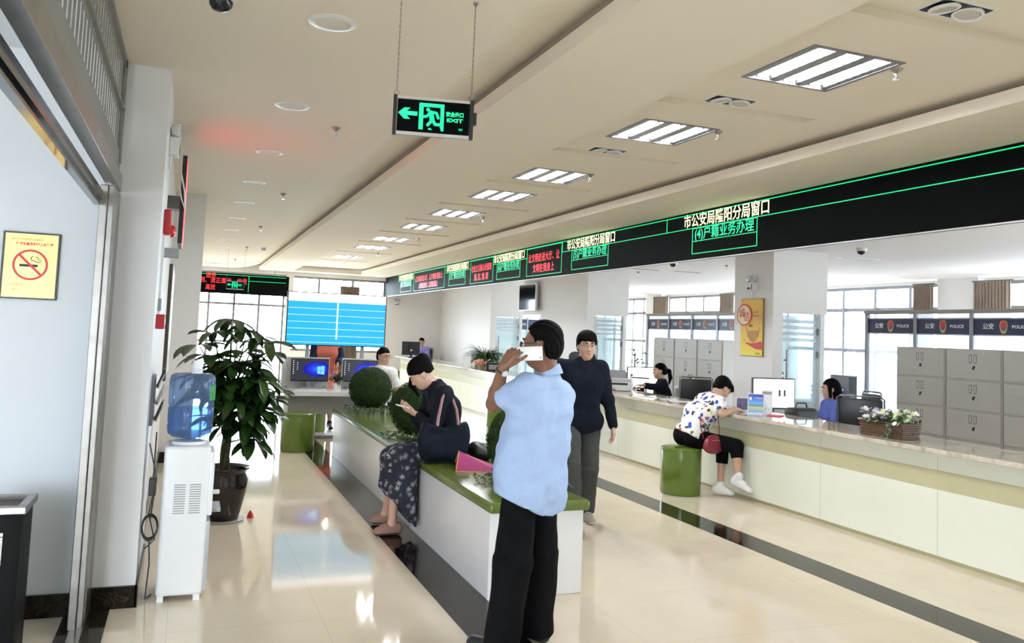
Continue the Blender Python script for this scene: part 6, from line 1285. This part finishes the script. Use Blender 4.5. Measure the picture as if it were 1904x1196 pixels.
# ---- C: man walking towards the camera
fC = nrm(V(-0.22, -0.97, 0)); lC = V(-fC[1], fC[0], 0)
JC = dict(f=fC, l=lC, P=V(3.27, 6.73, 0.92), C=V(3.255, 6.70, 1.22), N=V(3.265, 6.70, 1.415), head=Head(V(3.285, 6.68, 1.535), nrm(V(-0.18, -0.98, -0.05))),
    sL=V(3.425, 6.66, 1.345), eL=V(3.505, 6.68, 1.07), wL=V(3.54, 6.62, 0.845), sR=V(3.085, 6.75, 1.345), eR=V(3.02, 6.84, 1.08), wR=V(2.99, 6.78, 0.86),
    pL=V(3.36, 6.72, 0.89), kL=V(3.37, 6.70, 0.48), aL=V(3.40, 6.80, 0.085), oL=V(3.365, 6.62, 0.032), pR=V(3.18, 6.75, 0.89), kR=V(3.12, 6.56, 0.49), aR=V(3.09, 6.36, 0.09), oR=V(3.055, 6.19, 0.036))
JC['hL'] = (V(0.02, -0.08, -1), V(-0.9, 0.1, 0)); JC['hR'] = (V(-0.02, -0.06, -1), V(0.9, 0.1, 0))
C = thing('person', 'man in black shirt, grey trousers and spectacles walking past the bench', 'person', (3.27, 6.7, 0))
make_skin('body', human(JC, 0.0065, thin=0.88), JC, C, SKINM, LIP); hairdo(JC['head'], C, HAIR, 0.006, line=0.058, seed=5, nape=-0.05, extra=lambda S: (S.ell(JC['head'].p(0, 0.01, 0.085), V(0.078, 0.085, 0.055), JC['head'].M, 0.03), S.cap(JC['head'].p(0.045, 0.075, 0.068), JC['head'].p(-0.05, 0.078, 0.060), 0.018, 0.016, 0.02), S.ell(JC['head'].p(0.076, 0.0, 0.045), V(0.014, 0.035, 0.04), JC['head'].M, 0.02), S.ell(JC['head'].p(-0.076, 0.0, 0.045), V(0.014, 0.035, 0.04), JC['head'].M, 0.02))); JC['head'].face_parts(C, HAIR); JC['head'].glasses(C, STEELD)
S = Blend(0.008); torso(S, JC, 0.014); S.cap(V(3.265, 6.72, 0.86)-lC*0.08, V(3.265, 6.72, 0.86)+lC*0.08, 0.122, None, 0.06); S.cap(JC['N']-V(0, 0, 0.03), JC['N']+V(0, 0, 0.005), 0.074, 0.066, 0.02, flat=True)
for a in 'LR': e = JC['e'+a]; S.ell(e, V(0.058, 0.058, 0.058), None, 0.02); S.cap(JC['s'+a], e, 0.064, 0.056, 0.03); S.cap(e, JC['w'+a]+(e-JC['w'+a])*0.05, 0.056, 0.044, 0.02)
S.cap(JC['N']+fC*0.07+V(0, 0, 0.05), JC['N']+fC*0.115-V(0, 0, 0.075), 0.042, 0.010, 0.01, 's'); S.plane(lambda X, Y, Z: 0.775+0.5*np.clip((X-3.32), 0, 0.05)-Z); skin_obj('shirt', S.mesh(folds(0.005, 30, 23)), cloth('black_navy_shirt', (0.006, 0.008, 0.015)), C)
S = Blend(0.008); S.cap(JC['P']-lC*0.07, JC['P']+lC*0.07, 0.116, None, 0.04)
for a in 'LR': S.cap(JC['p'+a], JC['k'+a], 0.098, 0.078, 0.03); S.cap(JC['k'+a], JC['a'+a]-V(0, 0, 0.01), 0.078, 0.066, 0.03, flat=True)
skin_obj('trousers', S.mesh(folds(0.005, 30, 29)), cloth('grey_trouser_cloth', (0.055, 0.060, 0.058)), C); shoes(JC, C, mat('grey_canvas', (0.35, 0.33, 0.30), 0.7), mat('pale_sole', (0.6, 0.58, 0.55), 0.6))

# ---- D: woman writing at the counter
fD = nrm(V(0.97, 0.25, 0)); lD = V(-fD[1], fD[0], 0)
JD = dict(f=fD, l=lD, P=V(5.09, 7.79, 0.605), C=V(5.22, 7.775, 0.85), N=V(5.365, 7.785, 1.03), head=Head(V(5.50, 7.80, 1.112), nrm(V(0.72, -0.02, -0.68)), 0.98),
    sR=V(5.335, 7.62, 0.975), eR=V(5.285, 7.485, 0.865), wR=V(5.475, 7.52, 0.915), sL=V(5.345, 7.94, 0.975), eL=V(5.33, 8.05, 0.90), wL=V(5.50, 7.92, 0.915),
    pR=V(5.10, 7.70, 0.585), kR=V(5.435, 7.44, 0.545), aR=V(5.415, 7.36, 0.185), oR=V(5.485, 7.235, 0.115), pL=V(5.10, 7.88, 0.585), kL=V(5.42, 7.66, 0.51), aL=V(5.375, 7.62, 0.09), oL=V(5.475, 7.53, 0.034), slR=0.05)
JD['hR'] = (V(0.9, 0.25, -0.05), V(0, 0.3, -1)); JD['hL'] = (V(0.8, -0.5, -0.05), V(0, 0, -1))
D = thing('person', 'woman in a colourful print T-shirt on a green stool writing at the counter', 'person', (5.2, 7.7, 0))
make_skin('body', human(JD, 0.0065, thin=0.92, curlR=(0.7, 0.8, 0.5), curlL=(0.3, 0.4, 0.3)), JD, D, SKINM, LIP); hD = JD['head']; hD.face_parts(D, HAIR)
def fringe(S): S.ell(hD.p(0, 0.05, 0.075), V(0.07, 0.05, 0.035), hD.M, 0.02); S.cap(hD.p(0.05, 0.085, 0.055), hD.p(-0.05, 0.085, 0.055), 0.018, 0.018, 0.02); S.ell(hD.p(0, -0.06, 0.05), V(0.075, 0.06, 0.07), hD.M, 0.03)
hairdo(hD, D, HAIR, 0.006, extra=fringe, line=0.050, seed=8, nape=-0.05)
def print_cloth():
    m = bpy.data.materials.new('print_tshirt_cloth'); m.use_nodes = True; nt = m.node_tree; b = nt.nodes['Principled BSDF']; co = coords(nt); n1 = noise(nt, co, 22, 2); dm = nt.nodes.new('ShaderNodeMix'); dm.data_type = 'RGBA'; dm.blend_type = 'ADD'; dm.inputs[0].default_value = 0.06
    nc = nt.nodes.new('ShaderNodeTexNoise'); nc.inputs['Scale'].default_value = 16; nt.links.new(co, nc.inputs['Vector']); nt.links.new(co, dm.inputs[6]); nt.links.new(nc.outputs['Color'], dm.inputs[7])
    vo = nt.nodes.new('ShaderNodeTexVoronoi'); vo.inputs['Scale'].default_value = 21; nt.links.new(dm.outputs[2], vo.inputs['Vector']); sp_ = nt.nodes.new('ShaderNodeSeparateColor'); nt.links.new(vo.outputs['Color'], sp_.inputs[0])
    r = nt.nodes.new('ShaderNodeValToRGB'); r.color_ramp.interpolation = 'CONSTANT'; e = r.color_ramp.elements; st_ = [(0, (0.03, 0.07, 0.42)), (0.2, (0.78, 0.76, 0.74)), (0.36, (0.03, 0.035, 0.07)), (0.5, (0.78, 0.76, 0.74)), (0.6, (0.10, 0.14, 0.07)), (0.70, (0.80, 0.78, 0.76)), (0.80, (0.50, 0.56, 0.08)), (0.86, (0.5, 0.13, 0.05)), (0.91, (0.25, 0.13, 0.18))]
    while len(e) < len(st_): e.new(0.5)
    for el, (p, c) in zip(e, st_): el.position = p; el.color = (*c, 1)
    nt.links.new(sp_.outputs[0], r.inputs[0]); lt = nt.nodes.new('ShaderNodeMath'); lt.operation = 'LESS_THAN'; lt.inputs[1].default_value = 0.50; nt.links.new(vo.outputs['Distance'], lt.inputs[0])
    mx = nt.nodes.new('ShaderNodeMix'); mx.data_type = 'RGBA'; mx.inputs[6].default_value = (0.80, 0.78, 0.76, 1); nt.links.new(lt.outputs[0], mx.inputs[0]); nt.links.new(r.outputs[0], mx.inputs[7]); nt.links.new(mx.outputs[2], b.inputs['Base Color']); b.inputs['Roughness'].default_value = 0.8; return m
S = Blend(0.007); torso(S, JD, 0.016)
for a in 'LR': S.cap(JD['s'+a], JD['s'+a]+(JD['e'+a]-JD['s'+a])*0.72, 0.062, 0.060, 0.03, flat=True)
ud = nrm(JD['C']-JD['P']); S.plane(lambda X, Y, Z: -((X-JD['P'][0])*ud[0]+(Y-JD['P'][1])*ud[1]+(Z-JD['P'][2])*ud[2])+0.0); skin_obj('tshirt', S.mesh(folds(0.005, 32, 31)), print_cloth(), D)
S = Blend(0.007); S.cap(JD['P']-lD*0.08, JD['P']+lD*0.08, 0.118, None, 0.04)
for a in 'LR': cu_ = JD['k'+a]+(JD['a'+a]-JD['k'+a])*(0.35 if a == 'R' else 0.42); S.cap(JD['p'+a], JD['k'+a], 0.098, 0.076, 0.04); S.cap(JD['k'+a], cu_, 0.074, 0.060, 0.02, flat=True)
S.plane(lambda X, Y, Z: np.where((X-5.0)**2+(Y-7.8)**2 < 0.2145**2, 0.4965-Z, -1.0)); skin_obj('trousers', S.mesh(folds(0.003, 30, 37)), BLKC, D); shoes(JD, D, mat('white_canvas', (0.78, 0.77, 0.76), 0.6), mat('white_sole', (0.62, 0.6, 0.58), 0.5), 0.0055)
hb_ = thing('handbag', 'small crimson shoulder bag hanging at the writing woman side', 'bag', (5.18, 7.575, 0.56)); S = Blend(0.006); S.ell(V(5.20, 7.515, 0.555), V(0.125, 0.055, 0.095), axes(lD), 0.03); S.ell(V(5.205, 7.515, 0.525), V(0.14, 0.06, 0.07), axes(V(0.25, -0.97, 0)), 0.03); skin_obj('bag_body', S.mesh(), mat('crimson_leather', (0.19, 0.012, 0.03), 0.4, var=0.1), hb_)
m = MB(); m.tube([V(5.11, 7.55, 0.60), V(5.10, 7.60, 0.72), V(5.13, 7.645, 0.86), V(5.25, 7.66, 0.99), V(5.33, 7.73, 1.06)], 0.006, 6); m.tube([V(5.29, 7.53, 0.60), V(5.30, 7.56, 0.74), V(5.31, 7.60, 0.85)], 0.005, 6); m.build('strap', mat('crimson_strap', (0.17, 0.02, 0.04), 0.5), hb_, True, world=True); m = MB(); m.tube([V(5.15, 7.458, 0.592), V(5.20, 7.455, 0.600), V(5.245, 7.458, 0.594)], 0.0025, 6); m.build('zip', CHROME, hb_, True, world=True)
pen = thing('pen', 'dark pen in the hand of the woman writing at the counter', 'pen', (5.57, 7.56, 0.90)); m = MB(); m.tube([(0.03, 0.01, -0.025), (-0.03, -0.02, 0.07)], [0.002, 0.004], 8); m.build('barrel', BLACK, pen, True)

# ---- simpler figures further away
def figure(label, J, h, skin, top, legs, name_top='shirt', sleeve=1.0, hair=None, thin=0.95, gl=False, zt=None, skirt=None, shoe=None, line=0.056):
    P = J['P']; t = thing('person', label, 'person', (float(P[0]), float(P[1]), 0))
    make_skin('body', human(J, h, thin=thin), J, t, skin, LIP); hairdo(J['head'], t, HAIR, h, extra=hair, line=line, seed=int(P[0]*10)); J['head'].face_parts(t, HAIR)
    if gl: J['head'].glasses(t, BLACK)
    S = Blend(h); torso(S, J, 0.016); S.cap(J['N']-V(0, 0, 0.03), J['N']+V(0, 0, 0.02), 0.074, 0.064, 0.02, flat=True)
    for a in 'LR':
        s_, e, w_ = J['s'+a], J['e'+a], J['w'+a]
        if sleeve >= 1: S.ell(e, V(0.056, 0.056, 0.056), None, 0.02); S.cap(s_, e, 0.064, 0.054, 0.03); S.cap(e, w_+(e-w_)*0.08, 0.054, 0.042, 0.02, flat=True)
        else: S.cap(s_, s_+(e-s_)*sleeve, 0.062, 0.062, 0.03, flat=True)
    z0 = zt if zt is not None else P[2]-0.05; S.plane(lambda X, Y, Z: z0-Z); skin_obj(name_top, S.mesh(folds(0.004, 30, int(P[1]*7))), top, t)
    S = Blend(h); l = J['l']; S.cap(P-l*0.08, P+l*0.08, 0.116, None, 0.04)
    if skirt: S.cap(P, V(P[0], P[1], skirt), 0.15, 0.18, 0.06, flat=True)
    for a in 'LR' if not skirt else '': S.cap(J['p'+a], J['k'+a], 0.094, 0.078, 0.04); S.cap(J['k'+a], J['a'+a], 0.078, 0.066, 0.03, flat=True)
    skin_obj('skirt' if skirt else 'trousers', S.mesh(), legs, t); shoes(J, t, shoe or mat('black_leather', (0.012, 0.011, 0.011), 0.3), BLACK, max(h, 0.007)); return t
def seated(x, y, f, head, hf, seat=0.5, reach=0.42, lean=0.0, hz=None, rz_=0.80):
    f = nrm(V(f[0], f[1], 0)); l = V(-f[1], f[0], 0); P = V(x, y, seat+0.10); hc = np.asarray(head, float); N = hc-f*0.035-V(0, 0, 0.135); C = P*0.42+N*0.58+V(0, 0, -0.03); J = dict(f=f, l=l, P=P, C=C, N=N, head=Head(hc, nrm(hf), 0.97))
    for a, s in (('L', 1), ('R', -1)):
        J['s'+a] = N+l*s*0.165-V(0, 0, 0.07); J['e'+a] = J['s'+a]+f*0.10+l*s*0.05-V(0, 0, 0.24); J['w'+a] = V(*(N+f*reach+l*s*0.10)[:2], rz_+0.04); J['h'+a] = (f, V(0, 0, -1))
        J['p'+a] = P+l*s*0.09-V(0, 0, 0.01); J['k'+a] = P+f*0.40+l*s*0.11-V(0, 0, 0.06); J['a'+a] = V(*(P+f*0.36+l*s*0.11)[:2], 0.09); J['o'+a] = J['a'+a]+f*0.16-V(0, 0, 0.056)
    return J
def standing(x, y, f, hz=1.53, stride=0.0):
    f = nrm(V(f[0], f[1], 0)); l = V(-f[1], f[0], 0); o_ = V(x, y, 0); k = hz/1.53; J = dict(f=f, l=l, P=o_+V(0, 0, 0.92*k), C=o_+V(0, 0, 1.22*k), N=o_+V(0, 0, 1.415*k), head=Head(o_+f*0.02+V(0, 0, hz), f, 0.98))
    for a, s in (('L', 1), ('R', -1)):
        J['s'+a] = o_+l*s*0.17+V(0, 0, 1.345*k); J['e'+a] = o_+l*s*0.24+V(0, 0, 1.07*k); J['w'+a] = o_+l*s*0.25+f*0.08+V(0, 0, 0.84*k); J['h'+a] = (V(0, 0, -1)+f*0.1, -l*s)
        J['p'+a] = o_+l*s*0.09+V(0, 0, 0.89*k); J['k'+a] = o_+l*s*0.10+V(0, 0, 0.48*k); J['a'+a] = o_+l*s*0.11-f*0.03+V(0, 0, 0.085); J['o'+a] = o_+l*s*0.13+f*0.14+V(0, 0, 0.033)
    return J
# E: officer with the ponytail
JE = seated(6.84, 11.18, (-0.9, 0.42), (6.76, 11.2, 1.135), (-0.93, 0.36, -0.05), 0.48, 0.42); hE = JE['head']; JE['eR'] = V(6.62, 11.02, 0.90); JE['wR'] = V(6.40, 11.05, 0.93)
def pony(S): S.cap(hE.p(0, -0.10, 0.03), hE.p(0, -0.15, 0.0), 0.025, 0.03, 0.02); S.cap(hE.p(0, -0.15, 0.0), hE.p(0.0, -0.165, -0.10), 0.03, 0.03, 0.02); S.cap(hE.p(0, -0.165, -0.10), hE.p(0.0, -0.14, -0.20), 0.03, 0.012, 0.02)
oE = figure('uniformed woman officer with a ponytail at the white monitor behind the counter', JE, 0.008, SKINM, cloth('uniform_black', (0.008, 0.009, 0.013)), BLKC, 'jacket', hair=pony, line=0.062)
m = MB(); m.ball(JE['sR']+V(0.01, -0.062, -0.085), (0.032, 0.012, 0.036), 14, 10); m.build('arm_badge', mat('badge_silver', (0.40, 0.42, 0.48), 0.4, var=0.4, vscale=60), oE, True, world=True); m = MB(); m.cbox(JE['sR']+V(-0.04, -0.03, 0.055), (0.05, 0.03, 0.012)); m.build('shoulder_mark', WHITEP, oE, world=True)
dup(oc, (6.98, 11.26, 0), 1.1, 'black office chair under the officer with the ponytail')
# F: officer in blue
JF = seated(7.26, 7.98, (-0.92, 0.28), (7.165, 8.0, 1.115), (-0.90, 0.42, -0.12), 0.46, 0.40); hF = JF['head']
def longhair(S): S.ell(hF.p(0, -0.05, -0.02), V(0.085, 0.075, 0.10), hF.M, 0.03); S.ell(hF.p(0, -0.06, -0.12), V(0.082, 0.06, 0.10), hF.M, 0.03); S.cap(hF.p(0.07, 0.03, 0.05), hF.p(0.08, 0.035, -0.09), 0.024, 0.018, 0.02); S.cap(hF.p(-0.07, 0.03, 0.05), hF.p(-0.08, 0.035, -0.09), 0.024, 0.018, 0.02)
oF = figure('officer in a blue shirt with long dark hair seated behind the flower basket', JF, 0.008, SKINM, cloth('police_blue', (0.11, 0.15, 0.50)), BLKC, 'shirt', 0.75, longhair, line=0.06)
m = MB(); m.ball(JF['sL']*0+JF['sR']*0+JF['s'+('L' if JF['sL'][1] < JF['sR'][1] else 'R')]+V(-0.02, -0.06, -0.06), (0.028, 0.012, 0.034), 14, 10); m.build('arm_badge', mat('badge_dark', (0.05, 0.06, 0.12), 0.4, var=0.4, vscale=60), oF, True, world=True)
dup(oc, (7.36, 7.95, 0), 1.25, 'black office chair under the officer in blue')
# G: man in white at the desk
JG = seated(2.33, 11.0, (0.72, 0.69), (2.445, 11.0, 1.245), (0.45, -0.89, -0.06), 0.495, 0.40)
figure('man in a white shirt and spectacles at the desk, head turned to the counter', JG, 0.008, SKINM, cloth('white_shirt', (0.78, 0.79, 0.80)), BLKC, 'shirt', 0.7, None, gl=True)
# H: clerk at the far end
JH = seated(6.30, 23.35, (-0.4, -0.92), (6.22, 23.2, 1.27), (-0.4, -0.9, -0.15), 0.50, 0.36, rz_=0.86)
figure('distant clerk in a lilac shirt behind the black monitor back', JH, 0.011, SKINM, cloth('lilac_blue', (0.27, 0.25, 0.58)), BLKC, 'shirt')
dup(oc, (6.36, 23.45, 0), PI-0.4, 'black office chair under the distant clerk')
# I: woman in coral behind the screen
JI = standing(2.07, 13.45, (-0.1, -1), 1.50)
JI['eR'] = V(1.86, 13.38, 1.10); JI['wR'] = V(1.96, 13.25, 1.02); JI['eL'] = V(2.30, 13.40, 1.10); JI['wL'] = V(2.22, 13.22, 1.05)
oI = figure('woman in a coral dress half hidden behind the big blue screen', JI, 0.010, SKINM, cloth('coral_cloth', (0.72, 0.19, 0.13)), cloth('coral_cloth', (0.72, 0.19, 0.13)), 'dress', 0.0, None, skirt=0.55)
S = Blend(0.01)
for a in 'LR': S.cap(JI['s'+a], JI['e'+a], 0.072, 0.062, 0.03); S.cap(JI['e'+a], JI['w'+a], 0.060, 0.046, 0.02, flat=True); S.cap(JI['s'+a]+V(0, 0.03, 0), JI['P']+(JI['s'+a]-JI['P'])*V(0.75, 0.75, 0)+V(0, 0.02, 0.0), 0.06, 0.055, 0.04)
skin_obj('cardigan', S.mesh(), cloth('navy_cardigan', (0.012, 0.016, 0.05)), oI)
# J: customer hidden behind the walking man
JJ = standing(5.16, 10.62, (0.95, 0.25), 1.50); JJ['wR'] = V(5.46, 10.38, 0.925); JJ['eR'] = V(5.22, 10.36, 1.06); JJ['hR'] = (V(1, 0.35, -0.05), V(0, 0, -1)); JJ['oR'] = V(5.36, 10.46, 0.033); JJ['aR'] = V(5.2, 10.50, 0.085)
figure('customer in grey standing at the counter, mostly hidden by the walking man', JJ, 0.009, SKINM, cloth('charcoal_cloth', (0.03, 0.03, 0.035)), cloth('mid_grey_cloth', (0.14, 0.14, 0.14)), 'jacket', 1.0)
